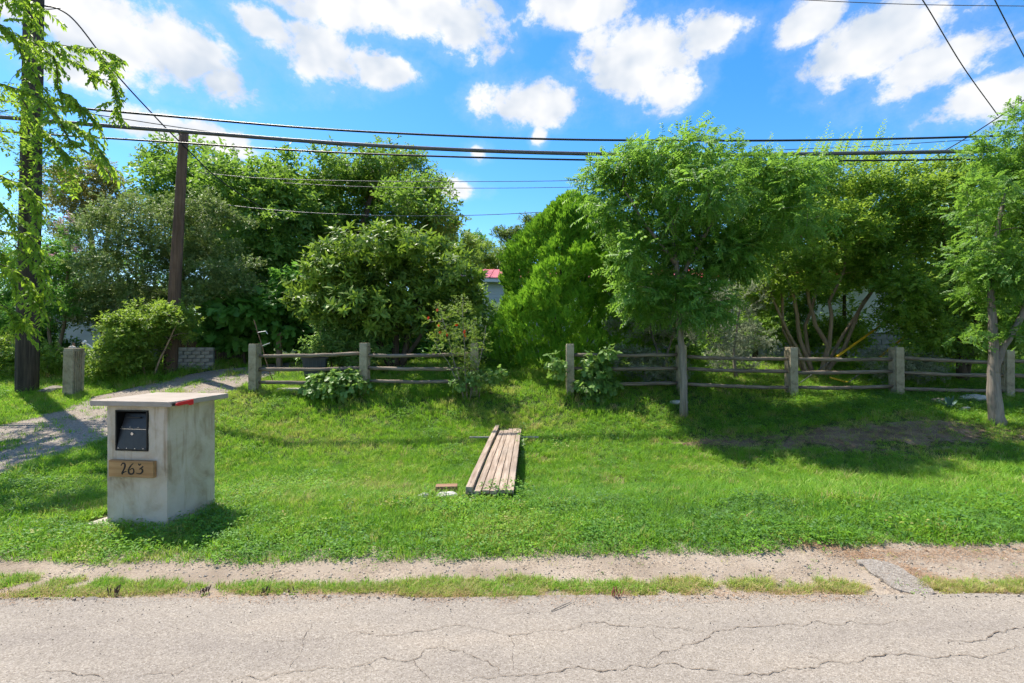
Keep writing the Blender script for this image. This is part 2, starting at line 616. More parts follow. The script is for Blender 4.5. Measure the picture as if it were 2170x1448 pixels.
    a.attribute_type = 'INSTANCER'
    r = ramp(N, [(0.0, (0.105, 0.22, 0.068)), (0.3, (0.135, 0.31, 0.038)), (0.55, (0.22, 0.44, 0.035)), (0.78, (0.40, 0.44, 0.11)), (1.0, (0.52, 0.39, 0.20))])
    L(a.outputs['Fac'], r.inputs[0])
    b = N('ShaderNodeBsdfPrincipled')
    L(r.outputs[0], b.inputs['Base Color'])
    b.inputs['Roughness'].default_value = 0.5
    b.inputs['Specular IOR Level'].default_value = 0.25
    t = N('ShaderNodeBsdfTranslucent')
    L(mixc(N, L, 0.35, r.outputs[0], (0.36, 0.56, 0.02)), t.inputs[0])
    mx = N('ShaderNodeMixShader')
    mx.inputs[0].default_value = 0.48
    L(b.outputs[0], mx.inputs[1])
    L(t.outputs[0], mx.inputs[2])
    o = N('ShaderNodeOutputMaterial')
    L(mx.outputs[0], o.inputs[0])


build_materials()
M = MATS


# ------------------------------------------------------------------ mesh builders
class MB:
    def __init__(s):
        s.v = []
        s.f = []

    def box(s, c, size, rot=None, taper=None):
        """c centre; size full; rot Matrix 3x3"""
        hx, hy, hz = (k / 2 for k in size)
        b = len(s.v)
        for sz in (-1, 1):
            t = 1.0 if (taper is None or sz < 0) else taper
            for sx, sy in ((-1, -1), (1, -1), (1, 1), (-1, 1)):
                p = Vector((sx * hx * t, sy * hy * t, sz * hz))
                if rot is not None:
                    p = rot @ p
                s.v.append((p.x + c[0], p.y + c[1], p.z + c[2]))
        for q in ((0, 3, 2, 1), (4, 5, 6, 7), (0, 1, 5, 4), (1, 2, 6, 5), (2, 3, 7, 6), (3, 0, 4, 7)):
            s.f.append(tuple(b + k for k in q))
        return s

    def tube(s, pts, radii, n=6, cap=True, phase=0.0, jitter=0.0):
        pts = [Vector(p) for p in pts]
        if isinstance(radii, (int, float)):
            radii = [radii] * len(pts)
        b = len(s.v)
        prev = None
        for i, p in enumerate(pts):
            t = (pts[min(i + 1, len(pts) - 1)] - pts[max(i - 1, 0)])
            if t.length < 1e-9:
                t = Vector((0, 0, 1))
            t.normalize()
            if prev is None:
                u = t.cross(Vector((0.31, 0.87, 0.13)))
                if u.length < 1e-3:
                    u = t.cross(Vector((1, 0, 0)))
            else:
                u = prev - t * prev.dot(t)
            u.normalize()
            prev = u
            w = t.cross(u)
            for k in range(n):
                a = 2 * math.pi * k / n + phase
                r = radii[i] * (1 + jitter * (random.random() - 0.5))
                q = p + u * (math.cos(a) * r) + w * (math.sin(a) * r)
                s.v.append(q[:])
        for i in range(len(pts) - 1):
            for k in range(n):
                k2 = (k + 1) % n
                s.f.append((b + i * n + k, b + i * n + k2, b + (i + 1) * n + k2, b + (i + 1) * n + k))
        if cap:
            s.f.append(tuple(b + k for k in reversed(range(n))))
            s.f.append(tuple(b + (len(pts) - 1) * n + k for k in range(n)))
        return s

    def prism(s, poly, z0, z1):
        b = len(s.v)
        n = len(poly)
        for z in (z0, z1):
            for p in poly:
                s.v.append((p[0], p[1], z))
        s.f.append(tuple(b + k for k in reversed(range(n))))
        s.f.append(tuple(b + n + k for k in range(n)))
        for k in range(n):
            k2 = (k + 1) % n
            s.f.append((b + k, b + k2, b + n + k2, b + n + k))
        return s

    def rock(s, c, size, seed=0, sub=2):
        import bmesh
        bm = bmesh.new()
        bmesh.ops.create_icosphere(bm, subdivisions=sub, radius=1)
        rr = random.Random(seed)
        pl = [(Vector((rr.uniform(-1, 1), rr.uniform(-1, 1), rr.uniform(-1, 1))).normalized(), rr.uniform(0.55, 0.9)) for _ in range(9)]
        b = len(s.v)
        bm.verts.ensure_lookup_table()
        for v in bm.verts:
            p = v.co.copy()
            for nrm, d in pl:
                e = p.dot(nrm) - d
                if e > 0:
                    p -= nrm * e
            s.v.append((c[0] + p.x * size[0], c[1] + p.y * size[1], c[2] + p.z * size[2]))
        for f in bm.faces:
            s.f.append(tuple(b + v.index for v in f.verts))
        bm.free()
        return s

    def build(s, name, material, parent=None, bevel=0.0, smooth=False, seg=2):
        me = bpy.data.meshes.new(name)
        me.from_pydata(s.v, [], s.f)
        me.materials.append(material)
        if smooth:
            me.polygons.foreach_set('use_smooth', [True] * len(me.polygons))
        me.update()
        o = bpy.data.objects.new(name, me)
        COL.objects.link(o)
        if parent is not None:
            o.parent = parent
        if bevel:
            md = o.modifiers.new('bevel', 'BEVEL')
            md.width = bevel
            md.segments = seg
            md.limit_method = 'ANGLE'
        return o


def array_mesh(name, v, tris, material, tint=None, mats=None):
    me = bpy.data.meshes.new(name)
    nv, nt_ = len(v), len(tris)
    me.vertices.add(nv)
    me.vertices.foreach_set('co', np.ascontiguousarray(v, dtype=np.float32).ravel())
    me.loops.add(nt_ * 3)
    me.loops.foreach_set('vertex_index', np.ascontiguousarray(tris, dtype=np.int32).ravel())
    me.polygons.add(nt_)
    me.polygons.foreach_set('loop_start', np.arange(0, nt_ * 3, 3, dtype=np.int32))
    me.polygons.foreach_set('loop_total', np.full(nt_, 3, dtype=np.int32))
    if tint is not None:
        at = me.attributes.new('tint', 'FLOAT', 'POINT')
        at.data.foreach_set('value', np.ascontiguousarray(tint, dtype=np.float32))
    me.materials.append(material)
    me.update(calc_edges=True)
    return me


def link(name, me, parent=None):
    o = bpy.data.objects.new(name, me)
    COL.objects.link(o)
    if parent is not None:
        o.parent = parent
    return o


# ------------------------------------------------------------------ leaves
def norm(a):
    return a / np.maximum(np.linalg.norm(a, axis=-1, keepdims=True), 1e-9)


class Leaves:
    """collects leaves given base point, axis, normal hint, length, width, tint"""

    def __init__(s):
        s.parts = []

    def add(s, base, axis, up, length, width, tint, droop=0.15, fold=0.10, shape='diamond'):
        n = len(base)
        if n == 0:
            return
        axis = norm(axis)
        side = norm(np.cross(axis, up))
        bad = np.linalg.norm(np.cross(axis, up), axis=1) < 1e-4
        if bad.any():
            side[bad] = norm(np.cross(axis[bad], np.array([0.3, 0.9, 0.1])))
        nrm = np.cross(side, axis)
        L = np.broadcast_to(np.asarray(length, float), (n,))[:, None]
        W = np.broadcast_to(np.asarray(width, float), (n,))[:, None]
        if shape == 'diamond':
            pts = [(0, 0, 0), (0.42, 0.5, fold), (0.42, -0.5, fold), (1.0, 0, -droop)]
            tri = [(0, 2, 3), (0, 3, 1)]
        elif shape == 'oval':
            pts = [(0, 0, 0), (0.28, 0.42, fold), (0.28, -0.42, fold), (0.66, 0.40, fold * 0.6 - droop * 0.4), (0.66, -0.40, fold * 0.6 - droop * 0.4), (1.0, 0, -droop)]
            tri = [(0, 2, 1), (1, 2, 4), (1, 4, 3), (3, 4, 5)]
        else:  # lobed vine leaf
            pts = [(0.08, 0, 0.0), (-0.08, 0.30, fold), (0.30, 0.55, fold), (0.38, 0.26, 0.02), (0.78, 0.34, -droop * 0.4), (1.0, 0, -droop), (0.78, -0.34, -droop * 0.4), (0.38, -0.26, 0.02), (0.30, -0.55, fold), (-0.08, -0.30, fold)]
            tri = [(0, 2, 1), (0, 3, 2), (0, 4, 3), (0, 5, 4), (0, 6, 5), (0, 7, 6), (0, 8, 7), (0, 9, 8)]
        V = np.stack([base + axis * (L * a) + side * (W * b) + nrm * (L * c) for a, b, c in pts], 1)
        k = len(pts)
        T = np.array(tri)[None] + (np.arange(n) * k)[:, None, None]
        tt = np.repeat(np.clip(np.broadcast_to(tint, (n,)), 0, 1), k)
        s.parts.append((V.reshape(-1, 3), T.reshape(-1, 3), tt))

    def mesh(s, name, material):
        off = 0
        vs, ts, tt = [], [], []
        for v, t, c in s.parts:
            vs.append(v)
            ts.append(t + off)
            tt.append(c)
            off += len(v)
        return array_mesh(name, np.concatenate(vs), np.concatenate(ts), material, np.concatenate(tt))

    @property
    def count(s):
        return sum(len(p[1]) for p in s.parts)


def rand_unit(rng, n):
    return norm(rng.normal(size=(n, 3)))


def lobes_px(specs, depth_ratio=0.8):
    """(px, py, d, rx_px, rz_px[, ry metres]) -> centre, radii in metres"""
    out = []
    for s in specs:
        px, py, d, rx, rz = s[:5]
        c = P(px, py, d)
        rxm, rzm = rx * d / FPX, rz * d / FPX
        ry = s[5] if len(s) > 5 else depth_ratio * min(rxm * 1.0, max(rxm, rzm))
        out.append((c, np.array([rxm, ry, rzm])))
    return out


def clump_centres(lobes, n, rng, shell=0.5):
    vol = np.array([np.prod(r) ** 0.8 for _, r in lobes])
    vol /= vol.sum()
    cs, outs = [], []
    tries = 0
    while len(cs) < n and tries < n * 12:
        tries += 1
        k = rng.choice(len(lobes), p=vol)
        c, r = lobes[k]
        u = rand_unit(rng, 1)[0]
        q = rng.random() ** (1 / 2.2)
        q = shell + (1 - shell) * q
        if rng.random() < 0.22:
            q *= rng.random() ** 0.5
        p = c + u * r * q
        deep = False
        for j, (c2, r2) in enumerate(lobes):
            if j != k and np.linalg.norm((p - c2) / r2) < 0.55:
                deep = True
        if deep and rng.random() < 0.6:
            continue
        cs.append(p)
        outs.append(u / r)
    return np.array(cs), norm(np.array(outs))


def grow(branch_mb, stems, targets, rng, rmax=0.03, rend=0.004, upbias=0.8):
    """stems: list of (points, radii). Adds a branch to every target from the nearest wood."""
    P0, R0 = [], []
    for pts, rad in stems:
        for i in range(len(pts) - 1):
            for t in np.linspace(0, 1, 5)[:-1]:
                P0.append(np.array(pts[i]) * (1 - t) + np.array(pts[i + 1]) * t)
                R0.append(rad[i] * (1 - t) + rad[i + 1] * t)
        P0.append(np.array(pts[-1]))
        R0.append(rad[-1])
    nodes, rads = list(P0), list(R0)
    A = np.array(nodes)
    order = np.argsort([np.min(np.linalg.norm(A - t, axis=1)) for t in targets])
    for oi in order:
        t = targets[oi]
        A = np.array(nodes)
        d = np.linalg.norm(A - t, axis=1)
        cost = d + upbias * np.maximum(0, A[:, 2] - t[2] + 0.2 * d)
        k = int(np.argmin(cost))
        s = A[k]
        dist = d[k]
        if dist < 0.05:
            continue
        r0 = min(rads[k] * 0.75, rmax, 0.006 + 0.012 * dist)
        mid = (s + t) / 2 + np.array([0, 0, 0.10 * dist]) + rng.normal(size=3) * 0.07 * dist
        q = []
        for u in (0, 0.33, 0.66, 1):
            q.append(s * (1 - u) ** 2 + mid * 2 * u * (1 - u) + t * u * u)
        rr = [r0, r0 * 0.8 + rend * .2, r0 * 0.5 + rend * .5, rend]
        branch_mb.tube(q, rr, 4, False)
        for a, b in zip(q[1:], rr[1:]):
            nodes.append(a)
            rads.append(b)


def fill(L, centres, outs, rng, per, cr, style, ll, lw, tint0=0.4, tvar=0.22, up=0.35, flat=0.7, jit=0.55):
    """leaves round clump centres. style: simple | pinnate | whorl | spray | small"""
    n = len(centres)
    cid = np.repeat(np.arange(n), per)
    ct = rng.normal(size=n) * tvar * 0.55
    m = len(cid)
    v = rand_unit(rng, m) * (rng.random((m, 1)) ** 0.5)
    v[:, 2] *= flat
    crs = cr * rng.uniform(0.7, 1.3, n)
    pos = centres[cid] + v * crs[cid][:, None]
    ax = norm(v * 0.9 + outs[cid] * 0.45 + np.array([0, 0, up]) + rng.normal(size=(m, 3)) * jit)
    upv = norm(np.array([0, 0, 1.0]) + outs[cid] * 0.4 + rng.normal(size=(m, 3)) * 0.45)
    tint = tint0 + ct[cid] + rng.normal(size=m) * tvar * 0.6
    sz = rng.uniform(0.7, 1.25, m)
    if style == 'small' or style == 'simple':
        k = 5
        for j in range(k):
            f = j / k
            sgn = 1 if j % 2 else -1
            side = norm(np.cross(ax, upv))
            b = pos + ax * (f * ll * 1.7 * sz)[:, None]
            a = norm(ax * 0.6 + side * sgn * (0.9 - 0.5 * f) + rng.normal(size=(m, 3)) * 0.25)
            L.add(b, a, norm(upv + rng.normal(size=(m, 3)) * 0.25), ll * sz * rng.uniform(0.75, 1.15, m), lw * sz, tint + rng.normal(size=m) * 0.06, 0.18)
    elif style == 'pinnate':
        k = 6
        side = norm(np.cross(ax, upv))
        for j in range(k):
            f = (j + 0.6) / k
            rac = ll * 2.9 * sz
            b = pos + ax * (f * rac)[:, None] + np.array([0, 0, -0.22]) * (f * f * rac)[:, None]
            for sgn in (-1, 1):
                a = norm(ax * 0.55 + side * sgn * 0.85 + np.array([0, 0, -0.28]) + rng.normal(size=(m, 3)) * 0.12)
                L.add(b, a, upv, ll * sz * (1.05 - 0.35 * abs(f - 0.45)), lw * sz, tint + rng.normal(size=m) * 0.05, 0.2)
    elif style == 'whorl':
        k = 9
        side = norm(np.cross(ax, upv))
        nn = np.cross(side, ax)
        for j in range(k):
            a0 = j * 2.4 + rng.random(m) * 0.5
            el = 0.25 + 0.09 * j
            d = side * np.cos(a0)[:, None] + nn * np.sin(a0)[:, None]
            a = norm(d + ax * el)
            L.add(pos + ax * (0.02 * j), a, norm(ax + rng.normal(size=(m, 3)) * 0.2), ll * sz * rng.uniform(0.7, 1.1, m), lw * sz, tint + 0.035 * (j - 4) + rng.normal(size=m) * 0.05, 0.22, 0.07, 'oval')
    elif style == 'spray':
        k = 7
        side = norm(np.cross(ax, upv))
        for j in range(k):
            f = j / k
            sgn = (-1) ** j
            b = pos + ax * (f * ll * 1.2 * sz)[:, None]
            a = norm(ax * 1.2 + side * sgn * (0.65 - 0.4 * f) + rng.normal(size=(m, 3)) * 0.12)
            L.add(b, a, norm(np.cross(side, ax) + rng.normal(size=(m, 3)) * 0.3), ll * sz * (1.1 - 0.5 * f), lw * sz, tint + 0.05 * f, 0.0)
    elif style == 'lobed':
        L.add(pos, norm(ax * 0.7 + np.array([0, -0.35, -0.35])), upv, ll * sz, lw * sz, tint, 0.15, 0.08, 'lobed')


DENS = 1.55


def tree(name, label, cat, stems_px, lobes, n_clumps, per, cr, style, ll, lw, lmat, bark, seed, group=None, tint0=0.42, tvar=0.22, up=0.35, flat=0.7, shell=0.5, rmax=0.03, branch_every=1, extra=None, stem_name=None, jit=0.55, leaf_part='crown'):
    """stems_px: list of ([(px,py,d)...], r0, r1): the first point of each is sunk to the ground"""
    rng = np.random.default_rng(seed)
    stems = []
    for pts, r0, r1 in stems_px:
        w = [P(*p) for p in pts]
        if w[0][2] - gz(w[0][0], w[0][1]) < 0.45:
            w[0][2] = gz(w[0][0], w[0][1]) - 0.06
        # resample with a little wander
        q = [w[0]]
        for i in range(len(w) - 1):
            sub = 3
            for k in range(1, sub + 1):
                t = k / sub
                z = w[i] * (1 - t) + w[i + 1] * t
                if k < sub:
                    z = z + rng.normal(size=3) * 0.012 * np.linalg.norm(w[i + 1] - w[i])
                q.append(z)
        rad = list(np.linspace(r0, r1, len(q)))
        rad[0] *= 1.25
        stems.append((q, rad))
    base = stems[0][0][0] if stems else lobes[0][0]
    root = empty(name, (base[0], base[1], gz(base[0], base[1])))
    tag(root, label, cat, group)
    off = np.array([base[0], base[1], float(gz(base[0], base[1]))])
    cs, outs = clump_centres(lobes, int(n_clumps * DENS), rng, shell)
    mb = MB()
    if stems:
        if stem_name:
            for q, rad in stems:
                b = MB()
                b.tube([p - off for p in q], rad, 8, True, jitter=0.06)
                b.build(stem_name, bark, root, smooth=True)
        else:
            for q, rad in stems:
                mb.tube([p - off for p in q], rad, 9, True, jitter=0.06)
        grow(mb, [([p - off for p in q], r) for q, r in stems], [c - off for c in cs[::branch_every]], rng, rmax)
        tw = mb.build('twigs' if stem_name else 'trunk', bark, root, smooth=True)
        if stem_name:
            tw['kind'] = 'stuff'
    L = Leaves()
    fill(L, cs - off, outs, rng, per, cr, style, ll, lw, tint0, tvar, up, flat, jit)
    if extra:
        extra(L, rng, off)
    link(leaf_part, L.mesh(leaf_part, lmat), root)
    return root, off, rng


# ------------------------------------------------------------------ geometry-node scatter for what nobody could count
def scatter_group(name, coll):
    g = bpy.data.node_groups.new(name, 'GeometryNodeTree')
    g.interface.new_socket('Geometry', in_out='INPUT', socket_type='NodeSocketGeometry')
    g.interface.new_socket('Geometry', in_out='OUTPUT', socket_type='NodeSocketGeometry')
    N, L = g.nodes.new, g.links.new
    gi = N('NodeGroupInput')
    go = N('NodeGroupOutput')
    ci = N('GeometryNodeCollectionInfo')
    ci.inputs['Collection'].default_value = coll
    ci.inputs['Separate Children'].default_value = True
    ci.inputs['Reset Children'].default_value = True
    iop = N('GeometryNodeInstanceOnPoints')

    def attr(nm, ty):
        a = N('GeometryNodeInputNamedAttribute')
        a.data_type = ty
        a.inputs['Name'].default_value = nm
        return a.outputs['Attribute']
    L(gi.outputs[0], iop.inputs['Points'])
    L(ci.outputs[0], iop.inputs['Instance'])
    iop.inputs['Pick Instance'].default_value = True
    L(attr('idx', 'INT'), iop.inputs['Instance Index'])
    L(attr('rot', 'FLOAT_VECTOR'), iop.inputs['Rotation'])
    L(attr('scl', 'FLOAT_VECTOR'), iop.inputs['Scale'])
    L(iop.outputs[0], go.inputs[0])
    return g


def scatter(name, label, cat, pts, rot, scl, idx, tint, variants, base_mat, kind='stuff'):
    coll = bpy.data.collections.new(name + '_kinds')
    for k, me in enumerate(variants):
        o = bpy.data.objects.new('%s_kind_%02d' % (name, k), me)
        coll.objects.link(o)
    me = bpy.data.meshes.new(name)
    n = len(pts)
    me.vertices.add(n)
    me.vertices.foreach_set('co', np.ascontiguousarray(pts, dtype=np.float32).ravel())
    me.attributes.new('rot', 'FLOAT_VECTOR', 'POINT').data.foreach_set('vector', np.ascontiguousarray(rot, dtype=np.float32).ravel())
    me.attributes.new('scl', 'FLOAT_VECTOR', 'POINT').data.foreach_set('vector', np.ascontiguousarray(scl, dtype=np.float32).ravel())
    me.attributes.new('idx', 'INT', 'POINT').data.foreach_set('value', np.ascontiguousarray(idx, dtype=np.int32))
    me.attributes.new('tint', 'FLOAT', 'POINT').data.foreach_set('value', np.ascontiguousarray(tint, dtype=np.float32))
    me.materials.append(base_mat)
    me.update()
    o = link(name, me)
    md = o.modifiers.new('scatter', 'NODES')
    md.node_group = scatter_group(name, coll)
    tag(o, label, cat, kind=kind)
    return o


# ------------------------------------------------------------------ the setting: ground, road, shoulder, driveway
def grid_sheet(name, xs, ys, zf, material, kind='structure', keep=None, label=None, cat=None):
    X, Y = np.meshgrid(xs, ys)
    Z = zf(X, Y)
    v = np.stack([X, Y, Z], -1).reshape(-1, 3)
    nx, ny = len(xs), len(ys)
    i = np.arange(ny - 1)[:, None] * nx + np.arange(nx - 1)[None]
    i = i.ravel()
    if keep is not None:
        cx = (X[:-1, :-1] + X[1:, 1:]) / 2
        cy = (Y[:-1, :-1] + Y[1:, 1:]) / 2
        i = i[keep(cx, cy).ravel()]
    t = np.concatenate([np.stack([i, i + 1, i + nx + 1], 1), np.stack([i, i + nx + 1, i + nx], 1)])
    me = array_mesh(name, v, t, material)
    me.polygons.foreach_set('use_smooth', [True] * len(me.polygons))
    o = link(name, me)
    tag(o, label, cat, kind=kind)
    return o


xs = np.concatenate([[-1500, -700, -300, -120, -60, -40, -30, -24, -20, -17], np.arange(-15, 15.01, 0.12), [17, 20, 24, 30, 40, 60, 120, 300, 700, 1500]])
ys = np.concatenate([[-1500, -600, -200, -60, -20, -12, -8, -4, 0, 1, 2], np.arange(2.4, 13, 0.12), np.arange(13, 24, 0.5), [26, 30, 36, 45, 60, 90, 150, 300, 700, 1500]])
grid_sheet('ground', xs, ys, gz, M['soil'], label='grassy ground rising from the roadside to the yard', cat='ground')


def road_edge(x):
    return 3.27 + 0.012 * x * 0.5 + 0.05 * (fbm(np.asarray(x) * 1.3 + 9, np.asarray(x) * 0 + 2.0, 4) - 0.5) * 2


def shoulder_edge(x):
    return np.interp(x, [-9, -4, -2.2, 0.05, 1.6, 2.7, 3.3, 4.5, 12], [3.88, 3.86, 3.80, 3.92, 3.97, 4.10, 4.14, 4.15, 4.3]) + 0.08 * (fbm(np.asarray(x) * 2.1, np.asarray(x) * 0 + 7, 4) - 0.5) * 2


def strip(name, xs, yf0, yf1, n, lift, material, label, cat):
    xs = np.asarray(xs)
    a, b = yf0(xs), yf1(xs)
    t = np.linspace(0, 1, n)[:, None]
    Y = a[None] * (1 - t) + b[None] * t
    X = np.broadcast_to(xs[None], Y.shape)
    Z = gz(X, Y) + lift
    v = np.stack([X, Y, Z], -1).reshape(-1, 3)
    nx = len(xs)
    i = (np.arange(n - 1)[:, None] * nx + np.arange(nx - 1)[None]).ravel()
    tr = np.concatenate([np.stack([i, i + 1, i + nx + 1], 1), np.stack([i, i + nx + 1, i + nx], 1)])
    o = link(name, array_mesh(name, v, tr, material))
    tag(o, label, cat, kind='structure')
    return o


rx = np.concatenate([[-80, -40, -20, -12], np.arange(-8, 8.01, 0.03), [12, 20, 40, 80]])
strip('dirt_shoulder', np.concatenate([[-80, -40, -20, -12], np.arange(-8, 8.01, 0.05), [12, 20, 40, 80]]),
      lambda x: road_edge(x) - 0.12, lambda x: shoulder_edge(x) + 0.25, 12, 0.006, M['dirt'], 'pale dirt and gravel shoulder along the road', 'shoulder')
road = strip('road', rx, lambda x: np.full_like(x, -6.5), road_edge, 40, 0.022, M['road'], 'sun bleached cracked chip seal road', 'road')


def drive_x(y):
    cx = np.interp(y, [2, 4, 6, 7.4, 10, 12.5, 16, 20, 30], [-8.1, -7.95, -7.75, -7.65, -7.45, -7.2, -6.3, -4.9, -2])
    hw = np.interp(y, [2, 4, 5, 7.4, 10, 12.5, 30], [2.4, 1.7, 1.35, 1.28, 1.3, 1.0, 0.9])
    return cx, hw


dy = np.arange(3.1, 24, 0.12)
du = np.linspace(-1, 1, 30)
U, Yd = np.meshgrid(du, dy)
cx, hw = drive_x(Yd)
wob = 1 + 0.10 * (fbm(Yd * 1.7 + np.sign(U) * 20, Yd * 0 + 3, 3) - 0.5) * 2
Xd = cx + U * hw * wob
Zd = gz(Xd, Yd) + 0.014 - 0.02 * np.exp(-((np.abs(U) - 0.55) / 0.2) ** 2) * 0 + 0.006 * fbm(Xd * 4, Yd * 4, 3)
vd = np.stack([Xd, Yd, Zd], -1).reshape(-1, 3)
nx = len(du)
ii = (np.arange(len(dy) - 1)[:, None] * nx + np.arange(nx - 1)[None]).ravel()
td = np.concatenate([np.stack([ii, ii + 1, ii + nx + 1], 1), np.stack([ii, ii + nx + 1, ii + nx], 1)])
tag(link('driveway', array_mesh('driveway', vd, td, M['gravel_drive'])), 'grey gravel driveway climbing behind the mailbox pillar', 'driveway', kind='structure')


# cracks in the road
def road_pt(px, py):
    d = (EYE - 0.027) / ((py - 724) / FPX)
    return np.array([(px - 1085) * d / FPX, d])


def crack(pts, w, depth=3):
    q = [road_pt(*p) for p in pts]
    rr = random.Random(int(pts[0][0] * 7 + pts[0][1]))
    for _ in range(depth):
        r = [q[0]]
        for a, b in zip(q, q[1:]):
            d = b - a
            n = np.array([-d[1], d[0]])
            r.append((a + b) / 2 + n * rr.uniform(-0.16, 0.16))
            r.append(b)
        q = r
    mb = MB()
    for i, p in enumerate(q):
        t = q[min(i + 1, len(q) - 1)] - q[max(i - 1, 0)]
        t = t / (np.linalg.norm(t) + 1e-9)
        n = np.array([-t[1], t[0]])
        ww = 0.75 * w * rr.choice((0.25, 0.5, 0.8, 1.0)) * rr.uniform(0.5, 1.0) * (0.3 + 0.7 * min(1, 6 * min(i, len(q) - 1 - i) / len(q)))
        z = float(gz(p[0], p[1])) + 0.0265
        for s in (-1, 1):
            e = p + n * s * ww * rr.uniform(0.4, 1.0)
            mb.v.append((e[0], e[1], z))
    for i in range(len(q) - 1):
        mb.f.append((2 * i, 2 * i + 2, 2 * i + 3, 2 * i + 1))
    mb.build('crack', M['crack'], road)


CR = [
    ([(723, 1348), (749, 1339), (821, 1348), (871, 1341), (928, 1333), (1025, 1333), (1079, 1348), (1151, 1335), (1223, 1330), (1281, 1319), (1331, 1326), (1439, 1330), (1500, 1335)], 0.006),
    ([(720, 1418), (777, 1411), (813, 1395), (889, 1395), (900, 1377), (936, 1371), (979, 1380), (1007, 1395), (1054, 1416), (1058, 1431)], 0.007),
    ([(979, 1447), (1007, 1436), (1079, 1434), (1151, 1431), (1252, 1420), (1302, 1423), (1338, 1411), (1385, 1416), (1435, 1409), (1475, 1420), (1500, 1422), (1592, 1428), (1654, 1425), (1667, 1416), (1710, 1417), (1747, 1406), (1824, 1403), (1855, 1393), (1917, 1386), (1994, 1394), (2040, 1390), (2087, 1393), (2133, 1377), (2190, 1376)], 0.008),
    ([(1370, 1416), (1381, 1398), (1403, 1382), (1446, 1368), (1500, 1353), (1531, 1335), (1562, 1329), (1639, 1326), (1701, 1328), (1725, 1315), (1769, 1325), (1855, 1322), (1948, 1322)], 0.007),
    ([(2009, 1366), (2071, 1359), (2111, 1340), (2148, 1332), (2190, 1339)], 0.009),
    ([(89, 1425), (130, 1424), (176, 1435), (240, 1448)], 0.006),
    ([(282, 1442), (315, 1430), (368, 1435), (398, 1418), (440, 1400)], 0.005),
    ([(481, 1447), (564, 1442), (614, 1428), (660, 1424), (720, 1418)], 0.007),
    ([(614, 1428), (625, 1400), (640, 1360), (660, 1320)], 0.0035),
    ([(1085, 1350), (1085, 1380), (1088, 1420)], 0.003),
    ([(1380, 1332), (1396, 1355), (1410, 1375)], 0.003),
    ([(1600, 1429), (1612, 1440), (1625, 1460)], 0.004),
    ([(870, 1396), (880, 1412), (900, 1430), (915, 1450)], 0.0035),
    ([(560, 1360), (640, 1355), (700, 1350)], 0.003),
    ([(1960, 1430), (2000, 1440), (2030, 1460)], 0.005),
    ([(1575, 1285), (1590, 1300), (1610, 1322)], 0.003),
    ([(1747, 1406), (1730, 1395), (1700, 1390)], 0.003),
    ([(1060, 1300), (1120, 1296), (1180, 1297)], 0.004),
]
for c_, w_ in CR:
    crack(c_, w_)

def bare(x, y):
    """worn straw patches on the shaded bank"""
    e = np.exp(-(((x - 6.2) / 2.1) ** 2 + ((y - 8.05 + 0.05 * (x - 6)) / 0.62) ** 2))
    e2 = np.exp(-(((x - 4.1) / 1.3) ** 2 + ((y - 8.35) / 0.35) ** 2))
    return np.clip(np.maximum(e, e2 * 0.8) * 1.35 * (0.25 + 1.5 * fbm(x * 1.8 + 3, y * 2.6 + 8, 4)) - 0.12, 0, 1)


grid_sheet('bare_earth', np.arange(2, 10.5, 0.06), np.arange(6.6, 9.6, 0.06), lambda x, y: gz(x, y) + 0.010, M['earth'], keep=lambda x, y: bare(x, y) > 0.66 + 1.2 * (fbm(x * 3.2, y * 5, 4) - 0.5), label='worn bare earth on the shaded bank', cat='earth')

# broken slab of old asphalt in the shoulder at the right
poly = [(1815, 1182), (1850, 1178), (1900, 1190), (1950, 1222), (1985, 1252), (1945, 1256), (1895, 1240), (1862, 1215), (1832, 1197)]
pp = []
for a, b in zip(poly, poly[1:] + poly[:1]):
    for t in (0, 0.33, 0.66):
        x, y = a[0] + (b[0] - a[0]) * t, a[1] + (b[1] - a[1]) * t
        q = road_pt(x + random.uniform(-4, 4), y + random.uniform(-2, 2))
        pp.append((q[0], q[1]))
o = MB().prism(pp, -0.05, 0.006).build('asphalt_patch', M['old_asphalt'], bevel=0.004)
tag(o, 'broken grey asphalt slab lying across the dirt shoulder', 'asphalt', kind='structure')


# ------------------------------------------------------------------ mailbox pillar
MBX = np.array([-3.565, 4.835])
MB_ROT = R(-7)


def local_ground(x, y):
    return float(gz(x, y))


def weather(o, strength, size, levels=4):
    """uneven hand-trowelled faces and worn edges"""
    tx = bpy.data.textures.get('trowel_%g' % size)
    if tx is None:
        tx = bpy.data.textures.new('trowel_%g' % size, 'CLOUDS')
        tx.noise_scale = size
        tx.noise_depth = 3
    sb = o.modifiers.new('divide', 'SUBSURF')
    sb.subdivision_type = 'SIMPLE'
    sb.levels = sb.render_levels = levels
    dp = o.modifiers.new('trowel', 'DISPLACE')
    dp.texture = tx
    dp.texture_coords = 'LOCAL'
    dp.strength = strength
    dp.mid_level = 0.5
    return o


